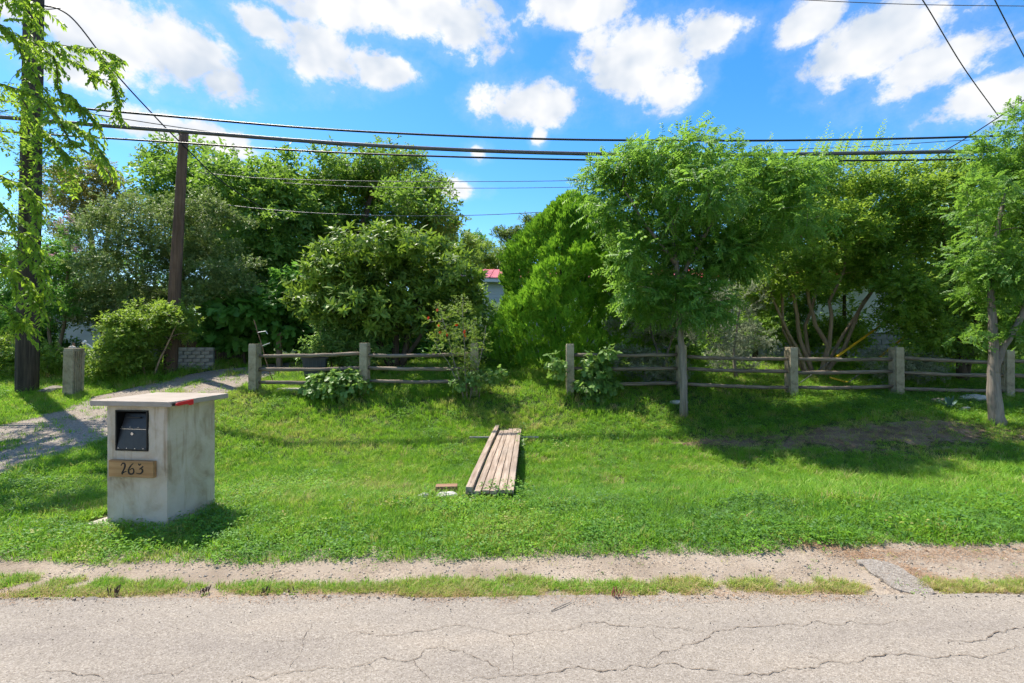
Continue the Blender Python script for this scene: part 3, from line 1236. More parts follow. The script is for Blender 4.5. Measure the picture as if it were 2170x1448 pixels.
def build_pillar():
    z0 = local_ground(*MBX) - 0.0
    root = empty('mailbox_pillar', (MBX[0], MBX[1], z0), MB_ROT)
    tag(root, 'square concrete mailbox pillar with flat slab cap, numbered 263', 'mailbox')
    T = 1.215 - z0             # top of cap
    BW, BD = 0.645, 0.61
    yb = -BD / 2
    bz = T - 0.05
    # body with a real opening for the box: built as slabs round the hole
    hx0, hx1 = -0.222, 0.122           # opening in x
    hz0, hz1 = bz - 0.435, bz - 0.045  # opening in z
    b = MB()
    # front skin pieces 0.14 thick, then the rest of the block behind
    def piece(x0, x1, zz0, zz1, y0, y1):
        b.box(((x0 + x1) / 2, (y0 + y1) / 2, (zz0 + zz1) / 2), (x1 - x0, y1 - y0, zz1 - zz0))
    # one watertight ring: front face with hole
    x0, x1 = -BW / 2, BW / 2
    y1 = BD / 2
    V = [(x0, yb, -0.12), (x1, yb, -0.12), (x1, yb, bz), (x0, yb, bz),
         (hx0, yb, hz0), (hx1, yb, hz0), (hx1, yb, hz1), (hx0, yb, hz1),
         (x0, y1, -0.12), (x1, y1, -0.12), (x1, y1, bz), (x0, y1, bz),
         (hx0, yb + 0.2, hz0), (hx1, yb + 0.2, hz0), (hx1, yb + 0.2, hz1), (hx0, yb + 0.2, hz1)]
    F = [(0, 1, 5, 4), (1, 2, 6, 5), (2, 3, 7, 6), (3, 0, 4, 7), (1, 9, 10, 2), (9, 8, 11, 10), (8, 0, 3, 11), (3, 2, 10, 11), (0, 8, 9, 1),
         (4, 5, 13, 12), (5, 6, 14, 13), (6, 7, 15, 14), (7, 4, 12, 15), (12, 13, 14, 15)]
    b.v, b.f = V, F
    weather(b.build('body', M['pillar_render'], root, bevel=0.010), 0.012, 0.16)
    MB().box((-0.005, 0.0, T - 0.025), (0.86, 0.75, 0.05)).build('cap', M['cap_concrete'], root, bevel=0.005)
    weather(root.children[-1], 0.006, 0.10)
    # the steel letter box
    mbx = MB()
    w = 0.012
    fy = yb - 0.012
    for (a0, a1, c0, c1) in ((hx0, hx0 + w, hz0, hz1), (hx1 - w, hx1, hz0, hz1), (hx0 + w, hx1 - w, hz1 - w, hz1), (hx0 + w, hx1 - w, hz0, hz0 + w)):
        mbx.box(((a0 + a1) / 2, (fy + yb + 0.19) / 2, (c0 + c1) / 2), (a1 - a0, yb + 0.19 - fy, c1 - c0))
    mbx.box(((hx0 + hx1) / 2, yb + 0.185, (hz0 + hz1) / 2), (hx1 - hx0 - 2 * w, 0.01, hz1 - hz0 - 2 * w))
    box = mbx.build('letter_box', M['black_metal_dark'], root)
    # slanted front: flush at the foot, set back towards the top
    lx0, lx1 = hx0 + w + 0.002, hx1 - w - 0.002
    zb, zt = hz0 + w + 0.002, hz1 - w - 0.03

    def slant(za, zb_, ya, yb_, th, name, inset=0.0, m='black_metal'):
        q = MB()
        xa, xb = lx0 + inset, lx1 - inset
        q.v = [(xa, ya, za), (xb, ya, za), (xb, yb_, zb_), (xa, yb_, zb_), (xa, ya + th, za), (xb, ya + th, za), (xb, yb_ + th, zb_), (xa, yb_ + th, zb_)]
        q.f = [(0, 1, 2, 3), (4, 7, 6, 5), (0, 4, 5, 1), (1, 5, 6, 2), (2, 6, 7, 3), (3, 7, 4, 0)]
        return q.build(name, M[m], box, bevel=0.002)
    zm = hz0 + 0.20
    ylow = fy - 0.002
    ymid = fy + 0.038
    ytop = fy + 0.085
    slant(zb, zm, ylow, ymid, 0.012, 'lock_panel', 0.002)
    slant(zm + 0.008, zt, ymid - 0.004, ytop, 0.012, 'drop_door', 0.012)
    # handle lip on the drop door
    q = MB()
    q.box(((lx0 + lx1) / 2 - 0.03, ytop - 0.022, zt - 0.035), (0.15, 0.03, 0.006))
    q.build('handle', M['black_metal'], box)
    q = MB().box(((lx0 + lx1) / 2, ymid - 0.004, zm + 0.004), (lx1 - lx0 - 0.006, 0.006, 0.004))
    q.build('hinge', M['chrome'], box)
    for zz, yy in ((zb + 0.012, ylow - 0.001), (zm + 0.022, ymid - 0.004)):
        for k in range(4):
            xk = lx0 + 0.025 + k * (lx1 - lx0 - 0.05) / 3
            q = MB().tube([(xk, yy + 0.006, zz), (xk, yy - 0.004, zz)], [0.0055, 0.004], 8)
            q.build('rivet', M['chrome'], box)
    q = MB().tube([(0.5 * (lx0 + lx1) - 0.01, ymid + 0.01, zm - 0.038), (0.5 * (lx0 + lx1) - 0.01, ymid - 0.020, zm - 0.040)], [0.015, 0.0135], 16)
    lock = q.build('lock', M['chrome'], box)
    MB().box((0.5 * (lx0 + lx1) - 0.01, ymid - 0.0206, zm - 0.040), (0.003, 0.002, 0.011)).build('keyhole', M['ink'], box)
    # number plaque
    pz = bz - 0.60
    px0, px1 = -0.262, 0.213
    pl = MB().box(((px0 + px1) / 2, yb - 0.022, pz), (px1 - px0, 0.042, 0.158)).build('number_plaque', M['plaque_wood'], root, bevel=0.006)
    # brush lettering 2 6 3 : strokes measured on the plaque
    S = 0.158 / 235.0

    def stroke(segs, widths):
        mb = MB()
        for pts, ws in zip(segs, widths):
            # catmull-rom resample
            q = []
            n = len(pts)
            for i in range(n - 1):
                p0, p1, p2, p3 = (Vector(pts[max(0, min(n - 1, j))]) for j in (i - 1, i, i + 1, i + 2))
                for t in (0, .25, .5, .75):
                    q.append((0.5 * ((2 * p1) + (-p0 + p2) * t + (2 * p0 - 5 * p1 + 4 * p2 - p3) * t * t + (-p0 + 3 * p1 - 3 * p2 + p3) * t ** 3), ws[i] * (1 - t) + ws[i + 1] * t))
            q.append((Vector(pts[-1]), ws[-1]))
            b0 = len(mb.v)
            for i, (p, wd) in enumerate(q):
                t = q[min(i + 1, len(q) - 1)][0] - q[max(i - 1, 0)][0]
                t.normalize()
                nn = Vector((-t.y, t.x))
                for s_, yy in ((1, 0), (-1, 0), (1, 1), (-1, 1)):
                    e = p + nn * (s_ * wd / 2)
                    X = px0 + (e.x - 100) * S * 1.03
                    Z = pz + (1130 - e.y) * S
                    mb.v.append((X, yb - 0.0425 - 0.0025 * yy, Z))
            for i in range(len(q) - 1):
                a = b0 + 4 * i
                c = a + 4
                mb.f += [(a + 2, a + 3, c + 3, c + 2), (a, a + 2, c + 2, c), (a + 3, a + 1, c + 1, c + 3)]
        return mb
    two = stroke([[(296, 1088), (320, 1052), (352, 1056), (360, 1090), (338, 1145), (312, 1190), (318, 1212)], [(312, 1200), (340, 1178), (385, 1160)]], [[8, 18, 22, 26, 22, 20, 8], [16, 20, 8]])
    six = stroke([[(488, 1046), (450, 1080), (415, 1140), (420, 1185), (455, 1200), (490, 1180), (492, 1140), (470, 1118), (430, 1145)]], [[8, 18, 24, 26, 22, 22, 18, 14, 8]])
    three = stroke([[(562, 1050), (585, 1068), (606, 1046)], [(640, 1082), (596, 1118), (575, 1126)], [(590, 1120), (622, 1128), (626, 1160), (590, 1190), (528, 1182)]], [[12, 20, 8], [16, 18, 8], [10, 22, 26, 18, 7]])
    for nm, s_ in (('digit_two', two), ('digit_six', six), ('digit_three', three)):
        s_.build(nm, M['ink'], pl)
    # red flag on the right edge of the cap
    fx = 0.43 - 0.005 + 0.004
    q = MB()
    prof = [(-0.345, -0.006), (-0.31, 0.010), (-0.20, 0.016), (-0.12, 0.022), (-0.12, -0.030), (-0.165, -0.032), (-0.19, -0.016), (-0.30, -0.020)]
    n = len(prof)
    for xx in (fx, fx + 0.007):
        for y, z in prof:
            q.v.append((xx, y, T - 0.026 + z))
    q.f.append(tuple(range(n)))
    q.f.append(tuple(reversed(range(n, 2 * n))))
    for k in range(n):
        q.f.append((k, (k + 1) % n, n + (k + 1) % n, n + k))
    fl = q.build('signal_flag', M['red_plastic'], root)
    MB().box((fx + 0.004, -0.352, T - 0.027), (0.010, 0.024, 0.024)).build('pivot', M['ink'], fl)
    # footing
    q = MB().prism([(-0.50, -0.36), (-0.1, -0.40), (0.34, -0.37), (0.40, 0.05), (0.42, 0.36), (-0.36, 0.36), (-0.44, -0.05)], -0.1, 0.022)
    q.build('footing', M['footing'], root, bevel=0.006)


build_pillar()


# ------------------------------------------------------------------ fence of concrete posts and rails
def post_mesh(w, dp, h, mb=None, g=0.02):
    mb = MB() if mb is None else mb
    # fluted side faces: grooves run up both sides
    hw, hd = w / 2, dp / 2
    prof = []
    # start front-left, go counter-clockwise seen from above: front edge, right side with flutes, back, left side with flutes
    prof.append((-hw, -hd))
    prof.append((hw, -hd))
    nfl = 4
    for k in range(nfl):
        a = -hd + dp * (0.16 + 0.70 * k / nfl)
        b = a + dp * 0.70 / nfl * 0.5
        prof += [(hw, a), (hw - g, a + 0.006), (hw - g, b), (hw, b + 0.006)]
    prof.append((hw, hd))
    prof.append((-hw, hd))
    for k in reversed(range(nfl)):
        a = -hd + dp * (0.16 + 0.70 * k / nfl)
        b = a + dp * 0.70 / nfl * 0.5
        prof += [(-hw, b + 0.006), (-hw + g, b), (-hw + g, a + 0.006), (-hw, a)]
    mb.prism(prof, -0.35, h - 0.07)
    mb.box((0, 0, h - 0.035), (w * 1.0, dp * 1.0, 0.069), taper=0.95)
    return mb


POST_W, POST_D = 0.165, 0.235


def rail_mesh(a, b, r, seed):
    rr = random.Random(seed)
    a, b = Vector(a), Vector(b)
    n = 11
    pts, rad = [], []
    d = b - a
    for i in range(n):
        t = i / (n - 1)
        p = a + d * t
        p.z += rr.uniform(-0.007, 0.007) - 0.018 * math.sin(math.pi * t)
        p.y += rr.uniform(-0.006, 0.006)
        pts.append(p)
        e = min(t, 1 - t)
        rad.append(r * rr.uniform(0.9, 1.1) * (0.8 if e < 0.04 else 1))
    mb = MB()
    mb.tube(pts, rad, 7, True, phase=rr.random(), jitter=0.16)
    return mb


def fence(name, label, posts, seed, tops, rails=(0.255, 0.565, 0.85)):
    base = posts[0]
    off = np.array([base[0], base[1], float(gz(*base))])
    root = empty(name, off)
    tag(root, label, 'fence')
    rr = random.Random(seed)
    tp = []
    for (x, y), zt in zip(posts, tops):
        g0 = float(gz(x, y))
        h = zt - g0
        o = post_mesh(POST_W, POST_D, h).build('post', M['post_concrete'], root, bevel=0.006)
        o.location = (x - off[0], y - off[1], g0 - off[2])
        o.rotation_euler = (rr.uniform(-.012, .012), rr.uniform(-.014, .014), rr.uniform(-.05, .05))
        tp.append(Vector((x - off[0], y - off[1], zt - off[2])))
    for k in range(len(tp) - 1):
        for j, dz in enumerate(rails):
            a = tp[k] + Vector((0.05, 0.02 * (-1) ** k, -dz + rr.uniform(-.025, .025)))
            b = tp[k + 1] + Vector((-0.05, 0.02 * (-1) ** k, -dz + rr.uniform(-.025, .025)))
            rail_mesh(a, b, 0.042, seed * 50 + k * 7 + j).build('rail', M['rail_wood'], root, smooth=True)
    return root


def zrow(py, d):
    return EYE - (py - 724) * d / FPX


DL = 10.4
lp = [((540 - 1085) * DL / FPX, DL), ((773 - 1085) * DL / FPX, DL), ((1005 - 1085) * DL / FPX, DL)]
fence('rail_fence', 'weathered three rail fence with concrete posts beside the driveway', lp, 3, [zrow(729, DL), zrow(727, DL), zrow(727, DL)])
DR = 10.4
rp = [((1208 - 1085) * DR / FPX, DR), ((1446 - 1085) * DR / FPX, DR + 0.05), ((1677 - 1085) * 10.25 / FPX, 10.25), ((1900 - 1085) * 10.15 / FPX, 10.15), ((2130 - 1085) * 10.0 / FPX, 10.0), ((2130 - 1085) * 10.0 / FPX + 2.35, 9.9)]
fence('rail_fence', 'longer rail fence with fluted concrete posts under the trees by the yellow guy guards', rp, 9,
      [zrow(729, DR), zrow(731, DR), zrow(736, 10.25), zrow(736, 10.15), zrow(742, 10.0), zrow(745, 9.9)], (0.24, 0.535, 0.86))

# lone fluted post by the utility pole, with odds and ends on top
d = 10.15
x, y = (155 - 1085) * d / FPX, d
g0 = float(gz(x, y))
o = post_mesh(0.22, 0.27, zrow(738, d) - g0, g=0.035).build('concrete_post', M['post_concrete'], bevel=0.006)
o.location = (x, y, g0)
o.rotation_euler = (0, R(1.5), R(-3))
tag(o, 'lone fluted concrete post standing beside the dark utility pole', 'post')
tz = zrow(738, d)
q = MB().rock((0, 0, 0.02), (0.10, 0.08, 0.045), 4).build('rock', M['white_rock'])
q.location = (x - 0.01, y, tz - 0.012)
tag(q, 'small pale rock resting on top of the lone fluted post', 'rock')
q = MB()
q.tube([(0, 0, 0), (0, 0, 0.13)], [0.028, 0.024], 7)
o = q.build('rusty_pipe', M['rusty_rod'])
o.location = (x - 0.045, y + 0.06, tz - 0.015)
tag(o, 'short rusty pipe stub on top of the lone post', 'pipe')
q = MB()
q.tube([(0.25, 0.05, -0.02), (0.20, 0.03, 0.04), (0.13, 0, 0.10)], [0.012, 0.014, 0.018], 8)
q.tube([(0.13, 0, 0.10), (0.10, -0.01, 0.125)], [0.045, 0.05], 10)
o = q.build('shower_head', M['pale_metal'], smooth=False)
o.location = (x + 0.04, y + 0.1, tz + 0.01)
tag(o, 'pale metal nozzle leaning from behind the top of the lone post', 'nozzle')
q = MB().rock((0, 0, 0.0), (0.30, 0.2, 0.11), 8).build('rock', M['grey_rock'])
q.location = ((110 - 1085) * .0103, 10.3, float(gz((110 - 1085) * .0103, 10.3)) + 0.05)
tag(q, 'long grey rock lying between the utility pole and the lone post', 'rock')

# ------------------------------------------------------------------ plank footbridge over the ditch
def build_bridge():
    zb = 0.10
    n0, n1 = P(985, 1045, 5.3), P(1090, 1045, 5.3)
    f0, f1 = P(1050, 905, 9.25), P(1106, 905, 9.25)
    root = empty('plank_footbridge', ((n0[0] + n1[0]) / 2, 5.3, 0.0))
    tag(root, 'narrow weathered plank footbridge crossing the grassy ditch', 'footbridge')
    off = Vector(root.location)
    nb = 6
    rr = random.Random(2)
    ends_n = [0, 0.0, 0.02, 0.0, 0.03, 0.02]
    ends_f = [0.10, -0.32, -0.30, -0.16, -0.02, 0.05]
    for k in range(nb):
        t0, t1 = (k + 0.5) / nb, (k + 0.5) / nb
        a = Vector((n0[0] + (n1[0] - n0[0]) * t0, 5.3 + ends_n[k], zb)) - off
        b = Vector((f0[0] + (f1[0] - f0[0]) * t1, 9.25 + ends_f[k], zb)) - off
        d = b - a
        ln = d.length
        wn = 0.081
        mb = MB()
        n = 9
        hh = 0.04
        lift = 0.045 if k == 0 else rr.uniform(-0.004, 0.006)
        if k == 0:
            hh = 0.085
        for i in range(n):
            t = i / (n - 1)
            z = 0.012 * math.sin(math.pi * t) + rr.uniform(-.002, .002)
            xw = rr.uniform(-.003, .003)
            for sx, sz in ((-1, 0), (1, 0), (1, 1), (-1, 1)):
                mb.v.append((xw + sx * wn / 2 * (1 - 0.06 * t), ln * t, z + lift - (0 if sz else hh)))
        for i in range(n - 1):
            for e in range(4):
                a0 = 4 * i + e
                a1 = 4 * i + (e + 1) % 4
                mb.f.append((a0, a1, a1 + 4, a0 + 4))
        mb.f.append((3, 2, 1, 0))
        mb.f.append(tuple(4 * (n - 1) + e for e in range(4)))
        o = mb.build('plank', M['deck_wood'], root, bevel=0.004)
        o.location = a
        o.rotation_euler = (0, 0, -math.atan2(d.x, d.y))
        for t in (0.04, 0.5, 0.93):
            q = MB().tube([(0.012 * (k % 2), ln * t, lift + 0.006), (0.012 * (k % 2), ln * t, lift + 0.0145)], [0.005, 0.005], 6)
            s = q.build('nail', M['rusty_rod'], o)
    # beams under the deck
    for t in (0.06, 0.55):
        yb = 5.3 + 3.95 * t
        xc = (n0[0] + n1[0]) / 2 * (1 - t) + (f0[0] + f1[0]) / 2 * t
        q = MB().box((xc - off.x, yb - off.y, zb - 0.09), (0.52, 0.09, 0.09))
        q.build('beam', M['timber_brown'], root)
    # pale pipe across near the far end
    a, b = P(995, 931, 8.55), P(1141, 933, 8.55)
    q = MB().tube([Vector((a[0], a[1], 0.045)) - off, Vector((b[0], b[1], 0.045)) - off], 0.017, 8)
    q.build('cross_pipe', M['footing'], root)
    # sleeper at the near end
    a, b = P(926, 1030, 5.65), P(966, 1028, 5.72)
    o = MB().box((0, 0, 0), (0.26, 0.12, 0.09)).build('timber_offcut', M['timber_brown'], bevel=0.006)
    o.location = ((a[0] + b[0]) / 2, 5.7, float(gz((a[0] + b[0]) / 2, 5.7)) + 0.07)
    o.rotation_euler = (0, 0, R(4))
    tag(o, 'short brown timber offcut in the grass beside the footbridge', 'timber')
    for k, (px, py, d_, s) in enumerate([(948, 1046, 5.45, (0.13, 0.08, 0.05)), (897, 1050, 5.45, (0.07, 0.05, 0.035)), (1003, 1058, 5.25, (0.05, 0.04, 0.03))]):
        p = P(px, py, d_)
        o = MB().rock((0, 0, 0), s, 20 + k).build('rock', M['white_rock'])
        o.location = (p[0], p[1], float(gz(p[0], p[1])) + s[2] * 0.7)
        tag(o, ['larger white rock in the grass next to the footbridge near end', 'small white rock half hidden in grass, outermost from the footbridge', 'white stone under the near end of the footbridge planks'][k], 'rock', 'white rocks beside the footbridge')


build_bridge()


# ------------------------------------------------------------------ poles and cables
def pole(name, label, base_px, top, d, r0, r1, material, n=16):
    b = P(base_px[0], base_px[1], d)
    b[2] = float(gz(b[0], b[1]))
    t = P(top[0], top[1], top[2] if len(top) > 2 else d)
    mb = MB()
    pts = [Vector(b) + (Vector(t) - Vector(b)) * k / 14 for k in range(-1, 15)]
    off = Vector(b)
    mb.tube([p - off for p in pts], list(np.linspace(r0, r1, 16)), n, True, jitter=0.03)
    root = empty(name, b)
    mb.build('shaft', material, root, smooth=True)
    tag(root, label, 'utility pole')
    return root, Vector(b), Vector(t)


pl, plb, plt = pole('utility_pole', 'thick dark utility pole rising out of frame behind the drooping leaves', (57, 830), (78, -330), 10.3, 0.195, 0.155, M['pole_black'])
# fittings on the dark pole
zz = plb.z + 1.72
MB().box((-0.06, -0.205, 1.72), (0.035, 0.02, 0.12)).build('tag_plate', M['pale_metal'], pl)
for py in (222, 258, 288):
    z = zrow(py, 10.3) - plb.z
    x_ = 0.20 * z / 10
    MB().tube([(x_ - 0.1, -0.14, z), (x_ + 0.17, -0.26, z)], 0.035, 8).build('cable_clamp', M['black_metal'], pl)
MB().box((0.17, -0.02, zrow(-60, 10.3) - plb.z), (2.4, 0.12, 0.14)).build('cross_arm', M['pole_brown'], pl)
br, brb, brt = pole('utility_pole', 'slim leaning brown wooden pole above the leafy bush', (360, 798), (390, 278), 12.4, 0.165, 0.105, M['pole_brown'])
MB().tube([(0.30, -0.12, brt.z - brb.z - 0.10), (0.46, 0.05, brt.z - brb.z - 0.10)], 0.03, 8).build('eye_bolt', M['steel'], br)
pole('utility_pole', 'distant brown pole glimpsed between the two big leafy trees', (686, 742), (683, 470), 24, 0.16, 0.13, M['pole_brown'], 8)


def cable(name, label, pts, r, material, sub=8, n=5):
    p = [Vector(P(*q)) for q in pts]
    q = []
    m = len(p)
    for i in range(m - 1):
        p0, p1, p2, p3 = (p[max(0, min(m - 1, j))] for j in (i - 1, i, i + 1, i + 2))
        if i == 0:
            p0 = 2 * p1 - p2
        if i == m - 2:
            p3 = 2 * p2 - p1
        for k in range(sub):
            t = k / sub
            q.append(0.5 * ((2 * p1) + (-p0 + p2) * t + (2 * p0 - 5 * p1 + 4 * p2 - p3) * t * t + (-p0 + 3 * p1 - 3 * p2 + p3) * t ** 3))
    q.append(p[-1])
    o = MB().tube(q, r, n).build(name, material, smooth=True)
    tag(o, label, 'cable', 'overhead cables')
    return o


DC = 10.7
cable('overhead_cable', 'thickest overhead cable, crossing just above the lowest black line', [(-220, 228, 10.2), (66, 254, 10.3), (400, 280, 10.4), (750, 306, 10.5), (1085, 322, DC), (1450, 329, DC), (1750, 326, DC), (2150, 318, DC), (2700, 296, DC)], 0.042, M['cable_grey'], n=8)
cable('overhead_cable', 'topmost of the three long black cables leaving the dark pole', [(-220, 190, 10.2), (66, 220, 10.3), (350, 246, 10.4), (700, 275, 10.5), (1085, 293, DC), (1400, 298, DC), (1750, 297, DC), (2150, 287, DC), (2700, 262, DC)], 0.024, M['cable'])
cable('overhead_cable', 'lowest of the three long black cables leaving the dark pole', [(-220, 262, 10.2), (66, 283, 10.3), (350, 301, 10.4), (700, 323, 10.5), (1085, 336, DC), (1400, 341, DC), (1750, 341, DC), (2150, 336, DC), (2700, 318, DC)], 0.021, M['cable'])
cable('overhead_cable', 'thin wire running below the topmost black cable and fading into the left trees', [(66, 222, 10.3), (260, 252, 12), (420, 276, 13.5), (560, 294, 15), (800, 316, 17.5)], 0.011, M['cable'])
cable('overhead_cable', 'sagging twisted service line from the dark pole head to the brown pole', [(90, 12, 10.3), (125, 20, 10.4), (165, 52, 10.6), (240, 150, 11), (310, 228, 11.5), (390, 310, 12.3), (480, 392, 14), (620, 480, 17)], 0.017, M['cable'])
cable('overhead_cable', 'short wire looping beside the dark pole head', [(70, -20, 10.3), (90, 17, 10.3), (128, 18, 10.4)], 0.010, M['cable'])
cable('overhead_cable', 'upper of two close thin wires crossing the open sky between the trees', [(420, 366, 15), (560, 378, 15), (770, 384, 15), (1000, 385, 15), (1210, 383, 15), (1500, 374, 15)], 0.010, M['cable_grey'])
cable('overhead_cable', 'lower of two close thin wires crossing the open sky between the trees', [(600, 388, 15.2), (770, 396, 15.2), (1000, 399, 15.2), (1210, 397, 15.2), (1500, 390, 15.2)], 0.009, M['cable_grey'])
cable('overhead_cable', 'pale thin wire sagging across the big trees at their middle height', [(380, 420, 14.6), (500, 437, 14.6), (640, 450, 14.6), (800, 457, 14.6), (980, 457, 14.6), (1180, 448, 14.6), (1450, 428, 14.6)], 0.011, M['cable_grey'])
cable('overhead_cable', 'steep dark wire falling from the top edge towards the far right treetop', [(1900, -70, 7.5), (1955, 0, 8), (2040, 140, 9), (2115, 245, 10)], 0.009, M['cable'])
cable('overhead_cable', 'short steep wire in the top right corner of the sky', [(2080, -60, 7.5), (2108, 0, 8), (2170, 120, 9), (2240, 250, 10)], 0.009, M['cable'])
cable('overhead_cable', 'rising wire at right that crosses the steep one above the treetop', [(2300, 120, 10.2), (2170, 212, 10.6), (2060, 285, 11), (1950, 350, 11.6), (1880, 395, 12)], 0.013, M['cable'])
cable('overhead_cable', 'thin wire slanting gently up at right behind the upright shoots', [(1650, 318, 13), (1850, 310, 13), (2000, 300, 13), (2160, 292, 13)], 0.009, M['cable'])
cable('overhead_cable', 'faint level wire along the very top right edge of the sky', [(1500, -14, 16), (1705, 0, 16), (1950, 10, 16), (2250, 14, 16)], 0.012, M['cable_grey'])

# yellow guards on the guy wires behind the fence
for k, (a, b, lab) in enumerate([((1772, 757, 11.3), (1902, 665, 12.4), 'longer yellow guy wire guard rising behind the fence'), ((1858, 762, 11.3), (1918, 713, 11.9), 'shorter yellow guy wire guard behind the fluted post')]):
    A, B = Vector(P(*a)), Vector(P(*b))
    A2 = A + (A - B) * ((A.z - float(gz(A.x, A.y))) / max(0.05, (B.z - A.z)))
    root = empty('guy_guard', A)
    tag(root, lab, 'guy guard', 'yellow guy wire guards')
    n = 5
    for i in range(n):
        p, q = A + (B - A) * (i / n), A + (B - A) * ((i + 0.96) / n)
        MB().tube([p - A, q - A], [0.031, 0.027], 8).build('sleeve', M['yellow_plastic'], root)
    C = B + (B - A) * 2.2
    MB().tube([A2 - A, B - A, C - A], 0.008, 5).build('guy_wire', M['cable_grey'], root)
A, B = Vector(P(1758, 770, 11.2)), Vector(P(1798, 782, 11.0))
A.z = float(gz(A.x, A.y)) + 0.12
B.z = float(gz(B.x, B.y)) + 0.04
o = MB().tube([A, B], 0.02, 8).build('yellow_pipe', M['yellow_plastic'])
tag(o, 'short yellow pipe lying in the yard grass behind the fence', 'pipe')


# ------------------------------------------------------------------ house with a red metal roof
def build_house():
    Y0 = 18.0
    X0, X1 = -3.4, 17.5
    g0 = 1.05
    root = empty('red_roof_house', (X0, Y0, g0))
    tag(root, 'white sided house with red metal roof behind the trees', 'house')
    W = X1 - X0
    zs, ze = 1.07, 3.02
    DEP = 8.0
    # wall: lapped boards too fine to tell apart
    mb = MB()
    nb = 16
    for k in range(nb):
        z = zs + (ze - zs) * k / nb
        z2 = zs + (ze - zs) * (k + 1) / nb
        b = len(mb.v)
        mb.v += [(0, -0.022, z), (W, -0.022, z), (W, -0.002, z2), (0, -0.002, z2), (0, 0.0, z), (W, 0.0, z)]
        mb.f += [(b, b + 1, b + 2, b + 3), (b + 4, b + 5, b + 1, b)]
    mb.box((W / 2, DEP / 2 + 0.01, (zs + ze) / 2), (W, DEP, ze - zs))
    mb.build('wall', M['siding'], root)
    # skirting of concrete blocks
    sk = MB().box((W / 2, 0.16, zs / 2 - 0.15), (W - 0.1, 0.2, zs + 0.3)).build('skirting', M['mortar'], root)
    bm_ = MB().box((0, 0, 0), (0.388, 0.06, 0.188))
    first = None
    nrow = 5
    for r_ in range(nrow):
        for c_ in range(int(W / 0.4) - 1):
            if first is None:
                first = bm_.build('block', M['grey_block'], sk, bevel=0.006, seg=1)
                o = first
            else:
                o = first.copy()
                COL.objects.link(o)
            o.location = (0.3 + 0.4 * c_ + (0.2 if r_ % 2 else 0), 0.045 + random.uniform(-.004, .004), 0.12 + 0.2 * r_)
    # eaves board and roof panels
    MB().box((W / 2, -0.32, ze + 0.02), (W + 0.5, 0.03, 0.14)).build('fascia', M['white_trim'], root)
    MB().box((W / 2, -0.16, ze - 0.04), (W + 0.4, 0.33, 0.015)).build('soffit', M['white_trim'], root)
    rf = MB()
    rise = 1.05
    rf.v = [(-0.25, -0.36, ze + 0.08), (W + 0.25, -0.36, ze + 0.08), (W + 0.25, DEP / 2, ze + rise), (-0.25, DEP / 2, ze + rise), (W + 0.25, DEP + 0.36, ze + 0.08), (-0.25, DEP + 0.36, ze + 0.08)]
    rf.f = [(0, 1, 2, 3), (3, 2, 4, 5), (0, 5, 4, 1), (0, 3, 5), (1, 4, 2)]
    roof = rf.build('roof', M['roof_red'], root)
    sl = Vector((0, DEP / 2 + 0.36, rise - 0.08))
    L_ = sl.length
    ang = math.atan2(sl.z, sl.y)
    pm = MB().box((0.2, L_ / 2, 0.008), (0.392, L_, 0.010)).box((0.012, L_ / 2, 0.028), (0.024, L_, 0.032))
    first = None
    for k in range(int((W + 0.5) / 0.4)):
        if first is None:
            o = first = pm.build('roof_panel', M['roof_red'], roof)
        else:
            o = first.copy()
            COL.objects.link(o)
        o.location = (-0.25 + 0.4 * k, -0.365, ze + 0.088)
        o.rotation_euler = (ang, 0, 0)
    for wx in (4.6, 11.2):
        w = MB().box((wx, -0.03, 2.1), (1.2, 0.03, 1.1)).build('window', M['white_trim'], root)
        MB().box((wx - 0.28, -0.05, 2.1), (0.5, 0.012, 0.98)).build('pane', M['window_glass'], w)
        MB().box((wx + 0.28, -0.05, 2.1), (0.5, 0.012, 0.98)).build('pane', M['window_glass'], w)


build_house()

# pale trailer behind the left shrubs
root = empty('trailer_house', P(110, 700, 17.5))
root.location.z = 1.1
tag(root, 'pale grey trailer house half hidden behind the left shrubs', 'house')
MB().box((0.6, 1.5, 1.6), (3.6, 3, 2.4)).build('wall', M['trailer_wall'], root, bevel=0.04)
MB().box((0.6, 1.5, 2.86), (3.8, 3.2, 0.12)).build('roof', M['white_trim'], root)
w = MB().box((0.9, -0.02, 1.75), (0.9, 0.03, 0.8)).build('window', M['white_trim'], root)
MB().box((0.9, -0.04, 1.75), (0.78, 0.012, 0.68)).build('pane', M['window_glass'], w)
MB().box((0.6, 1.5, 0.15), (3.4, 2.7, 0.5)).build('skirting', M['grey_block'], root)

# low white brick wall by the brown pole
root = empty('brick_wall', P(402, 790, 13.2))
root.location.z = float(gz(root.location.x, 13.2))
root.rotation_euler = (0, 0, R(12))
tag(root, 'low white painted brick wall behind the foot of the brown pole', 'wall')
core = MB().box((0, 0.10, 0.28), (1.15, 0.10, 0.66)).build('mortar_core', M['mortar'], root)
bmsh = MB().box((0, 0, 0), (0.205, 0.11, 0.092))
first = None
for r_ in range(6):
    for c_ in range(5):
        if first is None:
            o = first = bmsh.build('brick', M['white_brick'], root, bevel=0.008, seg=1)
        else:
            o = first.copy()
            COL.objects.link(o)
        o.location = (-0.44 + 0.22 * c_ + (0.05 if r_ % 2 else -0.05), 0.04 + random.uniform(-.008, .008), 0.05 + 0.104 * r_)
        o.rotation_euler = (0, random.uniform(-.02, .02), random.uniform(-.03, .03))

